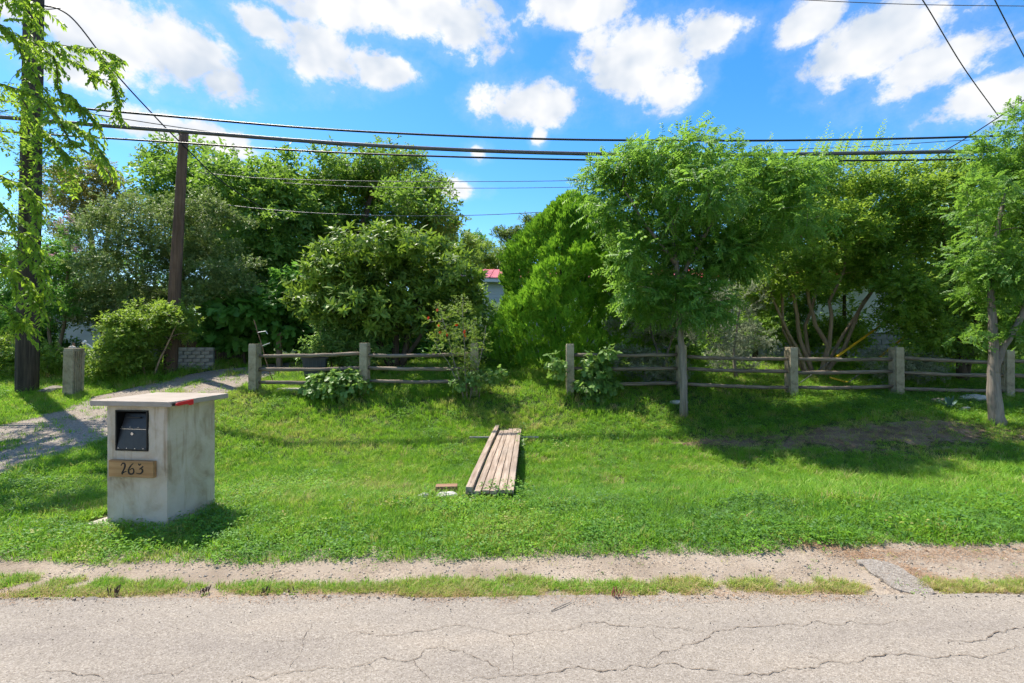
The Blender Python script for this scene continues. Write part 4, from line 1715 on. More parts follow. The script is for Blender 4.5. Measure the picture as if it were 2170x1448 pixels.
# brown board fence in the shade behind
root = empty('board_fence', P(500, 740, 16.5))
root.location.z = 1.05
tag(root, 'brown vertical board fence in deep shade behind the leafy bushes', 'fence')
first = None
for k in range(26):
    if first is None:
        o = first = MB().box((0, 0, 0.8), (0.135, 0.02, 1.7)).build('board', M['board_brown'], root)
    else:
        o = first.copy()
        COL.objects.link(o)
    o.location = (-2.4 + 0.145 * k, random.uniform(-.006, .006), random.uniform(-.04, .04))
MB().box((-0.6, 0.05, 0.5), (3.8, 0.04, 0.09)).build('fence_rail', M['board_brown'], root)
o = MB().box((0, 0, 0.45), (0.13, 0.13, 1.1)).build('wooden_post', M['bark_tan'], bevel=0.01)
o.location = P(592, 745, 14)
o.location.z = 1.05
tag(o, 'tan wooden post in the shade behind the driveway', 'post')


# wheeled bin behind the fence
def build_bin():
    d = 11.6
    x, y = (668 - 1085) * d / FPX, d
    z0 = float(gz(x, y))
    H = zrow(756, d) - z0
    root = empty('wheeled_bin', (x, y, z0), R(18))
    tag(root, 'dark grey wheeled bin with closed lid behind the rail fence', 'bin')
    b = MB()
    w0, w1, d0, d1 = 0.22, 0.28, 0.24, 0.31
    b.v = [(-w0, -d0, 0.04), (w0, -d0, 0.04), (w0, d0, 0.04), (-w0, d0, 0.04), (-w1, -d1, H), (w1, -d1, H), (w1, d1, H), (-w1, d1, H)]
    b.f = [(3, 2, 1, 0), (4, 5, 6, 7), (0, 1, 5, 4), (1, 2, 6, 5), (2, 3, 7, 6), (3, 0, 4, 7)]
    b.build('body', M['bin_plastic'], root, bevel=0.02)
    MB().box((0, 0, H - 0.03), (0.62, 0.66, 0.035)).build('rim', M['bin_plastic'], root, bevel=0.008)
    l = MB()
    l.box((0, -0.02, H + 0.022), (0.63, 0.70, 0.04), taper=0.93)
    l.box((0, -0.36, H + 0.008), (0.34, 0.05, 0.03))
    lid = l.build('lid', M['bin_plastic'], root, bevel=0.01)
    MB().tube([(-0.2, 0.37, H + 0.01), (0.2, 0.37, H + 0.01)], 0.016, 8).build('handle', M['bin_plastic'], root)
    for s in (-1, 1):
        MB().tube([(s * 0.22, 0.24, 0.10), (s * 0.27, 0.24, 0.10)], 0.10, 16).build('wheel', M['tyre'], root)
    for k in range(6):
        MB().box((-0.22 + 0.088 * k, -0.298 + 0.0, H - 0.16), (0.02, 0.02, 0.2)).build('rib', M['bin_plastic'], root)


build_bin()

# bent antenna rod and stake by the first post
d = 10.9
q = MB()
a0 = P(556, 742, d)
pts = [(538, 678), (546, 704), (556, 735), (562, 760), (572, 790), (584, 826)]
root = empty('bent_rod', P(584, 826, d))
root.location.z = float(gz(root.location.x, d))
off = np.array(root.location)
pw = [P(*p_, d) - off for p_ in pts]
pw[-1][2] = -0.05
MB().tube(pw, 0.011, 6).build('rod', M['rusty_rod'], root)
for a, b in (((545, 705), (563, 702)), ((563, 702), (567, 708)), ((556, 733), (572, 727))):
    MB().tube([P(*a, d) - off, P(*b, d) - off], 0.008, 6).build('prong', M['pale_metal'], root)
tag(root, 'thin bent metal rod with pale prongs standing behind the end fence post', 'rod')
p = P(618, 829, 10.6)
o = MB().prism([(-.28, -.12), (.25, -.16), (.3, .1), (-.2, .16)], -0.05, 0.035).build('stepping_slab', M['footing'], bevel=0.01)
o.location = (p[0], p[1], float(gz(p[0], p[1])))
tag(o, 'pale concrete slab lying behind the rail fence by the vine', 'slab')


# ------------------------------------------------------------------ trees and shrubs
def LB(d, *specs, ratio=0.9, deep=1.25):
    """lobes of one crown: each stands a little nearer or farther than the trunk"""
    rr = random.Random(int(specs[0][0] * 13 + specs[0][1]))
    out = []
    for k, s in enumerate(specs):
        dj = ((k % 3) - 1) * rr.uniform(0.5, 1.0) * deep * s[2] * d / FPX if len(specs) > 3 else 0.0
        out.append((s[0], s[1], d + dj, s[2], s[3]))
    return lobes_px(out, ratio)


# far trees behind everything
FAR = [
    ('rounded pale tree far off beyond the loquat and the house roof', 960, 525, 34, 62, 45, 'leaf_yellow'),
    ('far dark tree whose top shows left of the cone shaped evergreen', 1105, 500, 38, 55, 40, 'leaf_far'),
    ('low pale far tree above the red roof in the open gap', 1050, 545, 42, 62, 30, 'leaf_yellow'),
    ('thin dark far tree with spiky top beside the open gap', 1010, 530, 46, 24, 38, 'leaf_dark'),
    ('far tree filling the gap behind the two big left trees', 660, 560, 30, 130, 90, 'leaf_far'),
    ('far tree closing the view behind the dark utility pole', 30, 560, 30, 130, 110, 'leaf_far'),
    ('far tree standing behind the grey green privet thicket', 330, 600, 30, 140, 90, 'leaf_dark'),
    ('far tree rising behind the house and the feathery tree', 1330, 540, 36, 120, 60, 'leaf_far'),
    ('far tree seen behind the crape myrtle shoots', 1760, 520, 32, 150, 90, 'leaf_far'),
    ('far tree at the right end behind the house', 2080, 520, 32, 160, 100, 'leaf_far'),
]
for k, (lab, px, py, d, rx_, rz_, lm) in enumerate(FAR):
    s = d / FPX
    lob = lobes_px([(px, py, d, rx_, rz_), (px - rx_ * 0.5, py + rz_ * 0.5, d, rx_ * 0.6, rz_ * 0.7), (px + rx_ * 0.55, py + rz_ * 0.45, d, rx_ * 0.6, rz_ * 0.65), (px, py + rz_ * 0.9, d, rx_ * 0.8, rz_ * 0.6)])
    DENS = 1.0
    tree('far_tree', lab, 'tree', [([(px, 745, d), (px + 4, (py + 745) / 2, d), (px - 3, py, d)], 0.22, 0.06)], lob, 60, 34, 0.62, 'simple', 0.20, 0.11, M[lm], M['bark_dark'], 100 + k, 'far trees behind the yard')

DENS = 1.55
# far wood that closes the horizon
L = Leaves()
rg = np.random.default_rng(120)
n_ = 700
cs = np.stack([rg.uniform(-150, 150, n_), rg.uniform(58, 75, n_), np.zeros(n_)], 1)
cs[:, 2] = 1.2 + rg.random(n_) ** 0.8 * (5.0 + 4.0 * fbm(cs[:, 0] * 0.12, cs[:, 0] * 0, 3))
fill(L, cs, norm(rg.normal(size=(n_, 3)) + np.array([0, -0.6, 0.6])), rg, 26, 1.7, 'simple', 0.55, 0.32, 0.4, 0.25, 0.1)
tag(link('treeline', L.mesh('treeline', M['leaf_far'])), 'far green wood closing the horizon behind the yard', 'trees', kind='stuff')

# olive tree, upper left
tree('olive_green_tree', 'olive brown tree with open crown beside the dark pole', 'tree',
     [([(205, 770, 19), (200, 600, 19), (190, 480, 19), (170, 420, 19)], 0.16, 0.05), ([(205, 700, 19), (225, 520, 19), (235, 440, 19)], 0.1, 0.04)],
     LB(19, (140, 410, 55, 50), (195, 385, 60, 45), (240, 430, 45, 40), (120, 460, 50, 40), (210, 460, 60, 35), (100, 400, 40, 45)), 90, 26, 0.36, 'simple', 0.11, 0.055, M['leaf_olive'], M['bark_grey'], 21, tint0=0.5)

# big broadleaf trees behind
tree('broadleaf_tree', 'big broad crowned tree behind the slim brown pole', 'tree',
     [([(560, 760, 18.6), (556, 600, 18.6), (540, 500, 18.6), (500, 400, 18.6)], 0.26, 0.07), ([(560, 660, 18.6), (600, 520, 18.6), (620, 420, 18.6)], 0.14, 0.05)],
     LB(18.6, (370, 395, 65, 48), (350, 335, 40, 26), (440, 360, 70, 52), (530, 385, 90, 62), (610, 405, 80, 62), (480, 470, 130, 80), (600, 500, 100, 90), (540, 590, 130, 100), (420, 470, 80, 60), (640, 440, 50, 60)),
     210, 34, 0.62, 'simple', 0.19, 0.10, M['leaf_broad'], M['bark_dark'], 22, up=0.1, tint0=0.45)
tree('broadleaf_tree', 'domed dark green tree behind the loquat', 'tree',
     [([(745, 760, 20), (750, 560, 20), (770, 470, 20), (790, 400, 20)], 0.28, 0.07), ([(745, 650, 20), (820, 500, 20), (880, 430, 20)], 0.15, 0.05)],
     LB(20, (700, 365, 65, 38), (780, 360, 80, 45), (850, 380, 75, 48), (900, 420, 60, 45), (935, 455, 38, 34), (760, 430, 110, 60), (860, 455, 95, 50), (700, 440, 55, 50), (780, 525, 120, 55), (790, 330, 24, 18)),
     190, 32, 0.62, 'simple', 0.17, 0.085, M['leaf_broad'], M['bark_dark'], 23, up=0.1, tint0=0.36)

# grey-green privet thicket
tree('privet_thicket', 'big grey green small leaved thicket behind the brown pole', 'shrub',
     [([(300, 780, 14), (290, 680, 14), (270, 580, 14)], 0.09, 0.04), ([(330, 785, 14), (360, 670, 14), (400, 560, 14)], 0.09, 0.04), ([(270, 785, 14), (210, 690, 14), (170, 620, 14)], 0.08, 0.035)],
     LB(14, (250, 520, 85, 75), (360, 500, 80, 75), (450, 490, 75, 65), (300, 460, 70, 40), (430, 440, 45, 28), (170, 580, 85, 70), (300, 590, 110, 80), (430, 590, 100, 75), (500, 620, 65, 50), (140, 650, 70, 50), (260, 660, 110, 55), (420, 670, 100, 50), (525, 585, 40, 45), deep=0.5),
     330, 46, 0.36, 'small', 0.062, 0.036, M['leaf_privet'], M['bark_dark'], 24, up=0.3, tvar=0.3)
# pink flowering shrub behind the dark pole
def pinks(root, off, rng, centres, n, r, m, nm, ll=0.05):
    for c in centres:
        L = Leaves()
        p = rng.normal(size=(n, 3)) * r * np.array([0.6, 0.6, 1.0])
        L.add(p, rand_unit(rng, n), rand_unit(rng, n), ll * rng.uniform(0.6, 1.2, n), ll * 0.8, rng.random(n), 0.1)
        o = link(nm, L.mesh(nm, m), root)
        o.location = np.array(c) - off


r_, off_, rg = tree('flowering_shrub', 'leggy shrub with faded pink blossoms behind the dark pole', 'shrub',
     [([(110, 790, 13), (105, 660, 13), (100, 520, 13)], 0.05, 0.02), ([(115, 790, 13), (140, 640, 13), (150, 500, 13)], 0.05, 0.02)],
     LB(13, (110, 520, 45, 55), (60, 560, 60, 60), (150, 560, 40, 60), (90, 640, 60, 50), (20, 620, 60, 70)), 80, 30, 0.26, 'small', 0.07, 0.038, M['leaf_dark'], M['bark_tan'], 25, tint0=0.45)
pinks(r_, off_, rg, [P(150, 463, 12.8), P(136, 490, 12.7), P(160, 528, 12.7), P(125, 468, 12.8), P(106, 545, 12.7), P(88, 548, 12.7)], 60, 0.07, M['petal_pink'], 'blossom')

# loquat
LQ = 12.8
tree('loquat_tree', 'wide loquat with long leaves in whorls behind the rail fence', 'tree',
     [([(835, 790, LQ), (800, 720, LQ), (770, 650, LQ), (720, 610, LQ)], 0.10, 0.04), ([(840, 790, LQ), (838, 700, LQ), (842, 600, LQ), (830, 530, LQ)], 0.11, 0.04), ([(850, 790, LQ), (866, 700, LQ), (900, 630, LQ), (940, 590, LQ)], 0.10, 0.04), ([(845, 790, LQ), (905, 690, LQ - .3), (960, 650, LQ - .4)], 0.07, 0.03)],
     LB(LQ, (820, 520, 95, 28), (730, 540, 60, 26), (900, 545, 85, 36), (690, 590, 70, 32), (650, 630, 40, 32), (790, 580, 110, 45), (950, 590, 60, 42), (980, 640, 40, 35), (840, 620, 130, 45), (740, 650, 80, 42), (900, 660, 80, 45), (690, 665, 45, 28), (820, 680, 70, 40), deep=0.8),
     330, 6, 0.22, 'whorl', 0.215, 0.07, M['leaf_loquat'], M['bark_dark'], 26, up=0.75, tint0=0.5, tvar=0.3, rmax=0.04, stem_name='stem')

# conical evergreen: upright sprays over a lumpy cone
JD = 12.6


def cone_sprays(L, rng, off):
    n = 17000
    t = rng.random(n) ** 0.85
    a = rng.uniform(0, 2 * math.pi, n)
    g0 = float(gz(1.25, JD))
    H = 4.45
    prof = np.interp(t, [0, 0.08, 0.3, 0.5, 0.68, 0.82, 0.92, 1.0], [0.86, 1.0, 1.05, 1.0, 0.86, 0.64, 0.42, 0.08])
    # lobes of foliage: each spray belongs to the nearest lobe, domed about its middle
    nl = 120
    lt, la = rng.random(nl) ** 0.9, rng.uniform(0, 2 * math.pi, nl)
    da = (a[:, None] - la[None] + math.pi) % (2 * math.pi) - math.pi
    dist = np.sqrt((da * 1.25) ** 2 + ((t[:, None] - lt[None]) * 4.2) ** 2)
    near = dist.argmin(1)
    dm = dist.min(1)
    lsz = rng.uniform(-0.16, 0.16, nl)
    lump = 1.0 + lsz[near] + 0.40 * (0.32 - np.minimum(dm, 0.6)) / 0.32 * 0.6
    rad = prof * lump * (0.84 + 0.16 * rng.random(n) ** 0.5)
    x = 1.32 + 0.42 * t ** 1.6 + np.cos(a) * rad * 1.62
    y = JD + np.sin(a) * rad * 1.35
    z = g0 + 0.05 + t * H * (0.95 + 0.05 * lump) + 0.10 * (0.3 - dm)
    pos = np.stack([x, y, z], 1) - off
    out = np.stack([np.cos(a), np.sin(a), np.zeros(n)], 1)
    ax = norm(out * 0.55 + np.array([0, 0, 1.0]) + rng.normal(size=(n, 3)) * 0.28)
    tint = 0.42 + 0.3 * (fbm(a * 3 + 9, t * 10 + 4, 3) - 0.5) + rng.normal(size=nl)[near] * 0.13 + rng.normal(size=n) * 0.12
    side = norm(np.cross(ax, out + rng.normal(size=(n, 3)) * 0.5))
    sz = rng.uniform(0.6, 1.45, n)
    for j in range(6):
        f = j / 6
        b = pos + ax * (f * 0.12 * sz)[:, None]
        d = norm(ax * 1.1 + side * ((-1) ** j) * (0.75 - 0.5 * f) + rng.normal(size=(n, 3)) * 0.12)
        L.add(b, d, norm(out + rng.normal(size=(n, 3)) * 0.4), 0.11 * sz * (1.1 - 0.4 * f), 0.030 * sz, tint + 0.08 * f, 0.0)


tree('conical_evergreen', 'bright green cone shaped evergreen bush in the fence gap', 'tree',
     [([(1180, 785, JD), (1184, 650, JD), (1205, 450, JD)], 0.12, 0.03)],
     LB(JD, (1200, 520, 40, 50), (1170, 640, 60, 70)), 30, 20, 0.25, 'spray', 0.10, 0.03, M['leaf_juniper'], M['bark_dark'], 27, up=1.0, tint0=0.4, jit=0.35, extra=cone_sprays)

# darker trees standing between the fence and the house
for k, (lab, st, lob, n_, lm) in enumerate([
    ('dark tree behind the cone shaped evergreen and the silver shrub', [([(1330, 775, 15), (1332, 700, 15), (1340, 600, 15)], 0.09, 0.03)], LB(15, (1320, 560, 55, 60), (1360, 640, 65, 55), (1310, 680, 55, 60), (1420, 680, 70, 50), (1380, 740, 90, 40)), 110, 'leaf_broad'),
    ('dark tree between the feathery tree and the many stemmed tree', [([(1600, 775, 15), (1604, 690, 15), (1610, 580, 15)], 0.09, 0.03)], LB(15, (1610, 520, 60, 60), (1620, 600, 55, 70), (1590, 680, 60, 55), (1660, 700, 70, 50), (1680, 540, 60, 70), (1500, 740, 60, 35), (1700, 620, 60, 50)), 150, 'leaf_broad'),
    ('leafy tree close behind the many stemmed tree on the house side', [([(1790, 775, 15.4), (1790, 690, 15.4), (1790, 560, 15.4)], 0.09, 0.03)], LB(15.4, (1770, 500, 80, 60), (1780, 580, 60, 60), (1850, 500, 60, 60), (1750, 720, 70, 40), (1800, 690, 35, 50)), 150, 'leaf_crape'),
    ('dark tree behind the dense tree near the house end', [([(2030, 775, 14.6), (2030, 690, 14.6), (2030, 560, 14.6)], 0.10, 0.03)], LB(14.6, (1960, 500, 70, 70), (2050, 470, 90, 70), (2000, 590, 90, 70), (2090, 600, 90, 90), (2010, 700, 90, 55), (2120, 720, 80, 50), (2180, 560, 80, 120)), 180, 'leaf_broad'),
]):
    tree('yard_tree', lab, 'tree', st, lob, n_, 26, 0.36, 'simple', 0.10, 0.055, M[lm], M['bark_dark'], 90 + k, 'darker trees between fence and house', tint0=0.45, tvar=0.28, up=0.1)

# silver shrubs behind the right fence
for k, (lab, lob, st) in enumerate([
    ('silver leaved shrub with dead twigs behind the feathery tree', LB(11.8, (1345, 630, 45, 40), (1400, 620, 50, 45), (1465, 640, 40, 45), (1330, 690, 40, 35), (1440, 680, 45, 40), (1390, 700, 60, 30)), [([(1395, 800, 11.8), (1392, 740, 11.8), (1370, 660, 11.8)], 0.04, 0.02), ([(1400, 800, 11.8), (1420, 730, 11.8), (1440, 670, 11.8)], 0.035, 0.02)]),
    ('silver grey shrub between the feathery tree and the many stemmed tree', LB(11.5, (1550, 650, 48, 50), (1505, 620, 40, 45), (1600, 620, 45, 40), (1520, 720, 50, 40), (1600, 720, 45, 45), (1560, 760, 60, 35), (1490, 690, 35, 45)), [([(1560, 810, 11.5), (1555, 740, 11.5), (1570, 650, 11.5)], 0.04, 0.02)]),
    ('low silver shrub tucked behind the rails beside the vine', LB(11.0, (1330, 760, 45, 28), (1380, 780, 50, 25), (1420, 790, 40, 22)), [([(1370, 815, 11.0), (1365, 780, 11.0)], 0.03, 0.015)]),
    ('dim silver shrub behind the fluted post with the yellow guard', LB(11.0, (1880, 770, 45, 32), (1940, 780, 50, 30)), [([(1905, 820, 11.0), (1900, 780, 11.0)], 0.03, 0.015)]),
]):
    tree('silver_shrub', lab, 'shrub', st, lob, [105, 130, 60, 55][k], 26, 0.17, 'small', 0.038, 0.022, M['leaf_silver'], M['bark_grey'], 30 + k, 'silver leaved shrubs behind the fence', tvar=0.3)

# many stemmed crape myrtle
CD = 12.0
stems = [
    ([(1715, 812, CD), (1690, 740, CD), (1640, 640, CD), (1610, 560, CD)], 0.05, 0.022),
    ([(1725, 812, CD), (1695, 720, CD), (1684, 640, CD), (1665, 560, CD), (1650, 470, CD)], 0.06, 0.022),
    ([(1735, 812, CD - .2), (1755, 735, CD - .2), (1728, 690, CD - .2), (1712, 620, CD - .2), (1695, 540, CD - .2), (1700, 450, CD - .2)], 0.065, 0.022),
    ([(1738, 812, CD - .2), (1757, 735, CD - .2), (1762, 670, CD - .2), (1757, 640, CD - .2), (1790, 570, CD - .2), (1795, 480, CD - .2)], 0.06, 0.022),
    ([(1745, 812, CD), (1790, 735, CD), (1820, 660, CD), (1860, 600, CD), (1890, 520, CD)], 0.055, 0.022),
    ([(1742, 812, CD + .2), (1770, 740, CD + .2), (1830, 640, CD + .2), (1880, 580, CD + .2), (1930, 500, CD + .2)], 0.05, 0.022),
    ([(1720, 812, CD + .2), (1706, 690, CD + .2), (1735, 600, CD + .2), (1745, 480, CD + .2)], 0.05, 0.022),
    ([(1710, 812, CD + .1), (1660, 700, CD + .1), (1655, 600, CD + .1), (1620, 500, CD + .1)], 0.045, 0.02),
]


def shoots(L, rng, off):
    spots = []
    for k in range(190):
        px = rng.uniform(1590, 2030)
        py = np.interp(px, [1590, 1700, 1760, 1860, 1960, 2010], [390, 345, 325, 345, 360, 380]) + rng.uniform(-5, 60)
        spots.append(P(px, py, CD + rng.uniform(-1.1, 1.1)))
    for tx, ty in ((1740, 300), (1850, 312), (1880, 305), (1865, 300), (1800, 335), (1635, 315), (1735, 330), (1600, 320), (1850, 290), (1960, 345)):
        spots.append(P(tx, ty + 22, CD))
    for p in spots:
        ln = rng.uniform(0.45, 0.85)
        a = norm(np.array([0.28 + rng.normal() * 0.14, rng.normal() * 0.15, 1.0]))
        k = 26
        t = np.linspace(0, 1, k)
        b = p[None] + a[None] * (t * ln)[:, None] + np.array([0.08, 0, 0]) * (t ** 2 * ln)[:, None] - off
        th = np.arange(k) * 2.1 + rng.random() * 6
        side = np.stack([np.cos(th), np.sin(th), np.full(k, 0.55)], 1)
        L.add(b, side, np.tile([0, 0, 1.0], (k, 1)), 0.095 * (1.15 - 0.6 * t), 0.055 * (1.15 - 0.5 * t), 0.62 + 0.25 * t + rng.normal(size=k) * 0.08, 0.1)


tree('crape_myrtle', 'many stemmed fan shaped tree with upright shoots behind the fence', 'tree', stems,
     LB(CD, (1620, 430, 65, 60), (1700, 405, 75, 55), (1790, 395, 80, 55), (1880, 410, 80, 55), (1950, 440, 60, 50), (1660, 500, 85, 60), (1760, 490, 95, 60), (1870, 500, 90, 55), (1620, 590, 60, 60), (1700, 580, 70, 50), (1800, 560, 80, 50), (1600, 640, 40, 40), (1900, 570, 60, 40)),
     360, 26, 0.30, 'small', 0.078, 0.046, M['leaf_crape'], M['bark_tan'], 40, tint0=0.45, tvar=0.28, extra=shoots, stem_name='stem', rmax=0.02)

# dense tree between the crape myrtle and the right edge
tree('dense_tree', 'dense dark green tree with low hanging leaves at the right of the fence', 'tree',
     [([(2040, 830, 11.2), (2035, 700, 11.2), (2010, 560, 11.2), (1990, 450, 11.2)], 0.10, 0.04), ([(2042, 800, 11.2), (2075, 650, 11.2), (2090, 500, 11.2)], 0.07, 0.03)],
     LB(11.2, (1985, 440, 75, 60), (2000, 385, 55, 40), (2060, 365, 50, 45), (2070, 430, 70, 65), (1950, 520, 60, 50), (2040, 530, 90, 70), (1920, 600, 50, 45), (1990, 610, 80, 55), (2080, 620, 80, 60), (1920, 655, 55, 30), (1990, 680, 70, 38), (2070, 700, 70, 40), (1950, 705, 60, 34), (2040, 732, 60, 32), (1895, 672, 40, 28), (2130, 560, 70, 90), (2150, 680, 60, 60)),
     320, 22, 0.30, 'simple', 0.085, 0.046, M['leaf_crape'], M['bark_dark'], 41, tint0=0.36, tvar=0.32, up=0.05)

# feathery tree in front of the right fence
PD = 9.55
tree('feathery_tree', 'feathery leaved young tree with slim trunk in front of the fence', 'tree',
     [([(1449, 850, PD), (1446, 760, PD), (1441, 690, PD), (1436, 600, PD), (1428, 500, PD), (1415, 400, PD)], 0.078, 0.03), ([(1436, 600, PD), (1480, 520, PD - .1), (1530, 440, PD - .2), (1580, 380, PD - .2)], 0.04, 0.02), ([(1432, 560, PD), (1370, 480, PD + .1), (1320, 400, PD + .1)], 0.04, 0.02), ([(1428, 500, PD), (1500, 430, PD + .4), (1520, 360, PD + .5)], 0.035, 0.02)],
     LB(PD, (1400, 320, 75, 36), (1330, 345, 60, 38), (1270, 390, 42, 40), (1460, 320, 60, 36), (1530, 350, 60, 40), (1390, 400, 95, 55), (1490, 410, 90, 55), (1312, 450, 50, 45), (1580, 410, 80, 55), (1650, 385, 60, 42), (1705, 355, 45, 28), (1610, 485, 80, 42), (1680, 460, 60, 40), (1560, 540, 60, 36), (1410, 490, 100, 50), (1360, 540, 58, 45), (1480, 540, 75, 50), (1390, 600, 80, 45), (1460, 640, 60, 40), (1580, 540, 45, 28), (1390, 655, 60, 30), (1510, 630, 60, 40), (1370, 615, 50, 40)),
     340, 14, 0.30, 'pinnate', 0.088, 0.030, M['leaf_pistache'], M['bark_grey'], 42, tint0=0.5, tvar=0.3, up=-0.05, rmax=0.03)

# slender tree at the right edge
ED = 8.3
tree('slender_tree', 'slender grey trunked tree that forks low at the right edge', 'tree',
     [([(2114, 902, ED), (2106, 840, ED), (2105, 790, ED), (2106, 735, ED), (2100, 640, ED), (2112, 500, ED), (2130, 380, ED)], 0.115, 0.022), ([(2106, 790, ED), (2124, 735, ED), (2155, 690, ED), (2190, 600, ED), (2230, 480, ED)], 0.07, 0.025)],
     LB(ED, (2150, 265, 35, 40), (2130, 330, 45, 45), (2170, 350, 50, 60), (2100, 400, 45, 45), (2160, 440, 60, 60), (2110, 500, 45, 50), (2170, 560, 60, 60), (2120, 600, 45, 45), (2080, 330, 28, 24), (2250, 400, 90, 110), (2270, 560, 90, 90), (2160, 660, 40, 30), (2150, 710, 45, 28), (2080, 690, 36, 28), (2330, 300, 90, 120), (2060, 430, 40, 60), (2060, 540, 45, 50), (2080, 620, 40, 40)),
     230, 20, 0.24, 'pinnate', 0.055, 0.021, M['leaf_pistache'], M['bark_grey'], 43, tint0=0.40, tvar=0.25, up=0.25)
bpy.data.objects['slender_tree'].location.z += 0.0

# bush round the brown pole
BD_ = 11.7
tree('leafy_bush', 'bright leafy bush growing round the foot of the brown pole', 'bush',
     [([(310, 815, BD_), (300, 760, BD_), (290, 690, BD_)], 0.03, 0.012), ([(320, 815, BD_), (350, 740, BD_), (380, 680, BD_)], 0.03, 0.012), ([(300, 815, BD_), (250, 760, BD_), (225, 730, BD_)], 0.025, 0.01)],
     LB(BD_, (270, 700, 48, 36), (320, 680, 55, 38), (385, 685, 34, 30), (245, 750, 45, 38), (285, 745, 50, 42), (330, 700, 30, 26), (235, 790, 38, 26), (280, 790, 45, 26)),
     150, 26, 0.22, 'small', 0.062, 0.036, M['leaf_bright'], M['bark_tan'], 50, tint0=0.45, tvar=0.3)
tree('low_shrub', 'low bright shrub between the dark pole and the lone post', 'bush',
     [([(100, 815, 12.4), (100, 770, 12.4)], 0.02, 0.01)],
     LB(12.4, (100, 745, 50, 35), (60, 770, 60, 40), (130, 780, 40, 28), (10, 760, 50, 45)), 70, 28, 0.22, 'small', 0.055, 0.034, M['leaf_bright'], M['bark_tan'], 51, tint0=0.45)
# big leaved dark bushes by the driveway bend
tree('big_leaved_bush', 'dark bush with big drooping leaves at the driveway bend', 'bush',
     [([(520, 780, 14.4), (515, 720, 14.4)], 0.05, 0.02)],
     LB(14.4, (500, 660, 60, 30), (550, 650, 60, 32), (520, 710, 75, 40), (460, 700, 40, 30), (590, 690, 40, 40), deep=0.5), 110, 14, 0.30, 'lobed', 0.24, 0.22, M['leaf_dark'], M['bark_dark'], 52, tint0=0.6, up=0.0)
tree('big_leaved_bush', 'dark leafy bush deeper in the shade under the big tree', 'bush',
     [([(640, 770, 15.5), (640, 700, 15.5)], 0.05, 0.02)],
     LB(15.5, (620, 620, 60, 50), (650, 690, 60, 50), (600, 680, 45, 50), (690, 720, 50, 35)), 120, 14, 0.32, 'lobed', 0.20, 0.18, M['leaf_dark'], M['bark_dark'], 53, tint0=0.45, up=0.0)
tree('big_leaved_bush', 'pale green bush filling the gap under the red roof edge', 'bush',
     [([(1030, 775, 14.2), (1025, 700, 14.2)], 0.04, 0.02)],
     LB(14.2, (1015, 642, 36, 24), (1040, 680, 38, 40), (1000, 720, 45, 40), (1050, 740, 40, 30)), 60, 16, 0.25, 'simple', 0.09, 0.05, M['leaf_vine'], M['bark_dark'], 56, tint0=0.4, up=0.2)
tree('big_leaved_bush', 'dark bush at the left edge behind the dark pole foot', 'bush',
     [([(20, 800, 13.6), (20, 720, 13.6)], 0.04, 0.02)],
     LB(13.6, (10, 670, 60, 45), (60, 700, 45, 40), (-40, 720, 60, 60), (30, 750, 60, 40), (110, 740, 40, 28)), 110, 18, 0.28, 'simple', 0.09, 0.05, M['leaf_dark'], M['bark_dark'], 57, tint0=0.4, up=0.2)
tree('big_leaved_bush', 'dark leafy bush showing low between the loquat stems', 'bush',
     [([(830, 775, 16.5), (830, 710, 16.5)], 0.05, 0.02)],
     LB(16.5, (760, 700, 60, 40), (840, 690, 60, 45), (910, 710, 60, 40), (800, 745, 80, 25), (900, 745, 80, 25), deep=0.5), 120, 16, 0.34, 'simple', 0.15, 0.08, M['leaf_dark'], M['bark_dark'], 58, tint0=0.4, up=0.1)
# small yellow-green shrub behind the bin
tree('glossy_shrub', 'glossy yellow green shrub standing right behind the bin', 'bush',
     [([(705, 800, 12.2), (700, 740, 12.2), (695, 710, 12.2)], 0.02, 0.01), ([(710, 800, 12.2), (760, 730, 12.2)], 0.02, 0.01)],
     LB(12.2, (690, 715, 40, 28), (720, 740, 45, 25), (770, 720, 32, 28), (770, 750, 45, 25), (670, 745, 30, 18), (720, 780, 60, 25)), 75, 9, 0.2, 'simple', 0.11, 0.045, M['leaf_vine'], M['bark_tan'], 54, tint0=0.55, up=0.5)
# pomegranate with red flowers
PG = 10.15
r_, off_, rg = tree('pomegranate_shrub', 'sparse yellow green shrub with red flowers round the fence post', 'bush',
     [([(985, 828, PG), (960, 760, PG), (935, 670, PG)], 0.016, 0.007), ([(990, 828, PG), (985, 740, PG), (980, 650, PG)], 0.016, 0.007), ([(995, 828, PG), (1020, 750, PG), (1030, 690, PG)], 0.014, 0.006), ([(988, 828, PG), (960, 790, PG), (920, 720, PG)], 0.012, 0.006)],
     LB(PG, (930, 675, 32, 32), (975, 665, 36, 38), (1010, 690, 34, 34), (950, 720, 40, 35), (1000, 740, 42, 35), (970, 780, 35, 30), (1035, 720, 20, 28), (1025, 800, 32, 25), deep=0.5),
     58, 12, 0.19, 'small', 0.042, 0.018, M['leaf_yellow'], M['bark_grey'], 55, tint0=0.42, tvar=0.3, up=0.4)
pinks(r_, off_, rg, [P(927, 656, PG - .2), P(930, 690, PG - .2), P(908, 674, PG - .2), P(933, 705, PG - .25), P(985, 703, PG - .25), P(948, 708, PG - .2), P(986, 712, PG - .3), P(967, 690, PG - .3)], 12, 0.016, M['petal_red'], 'flower', 0.034)
r = bpy.data.objects['pomegranate_shrub']


# vines on the fence
def vine(label, lob, n, per, seed, base, ll=0.115, m='leaf_vine'):
    return tree('fence_vine', label, 'vine', [([base, (base[0] + 4, base[1] - 20, base[2])], 0.012, 0.008)], lob, n, per, 0.12, 'lobed', ll, ll * 0.95, M[m], M['bark_tan'], seed, 'leafy vines on the rail fence', tint0=0.5, tvar=0.3, up=-0.1, leaf_part='leaves')


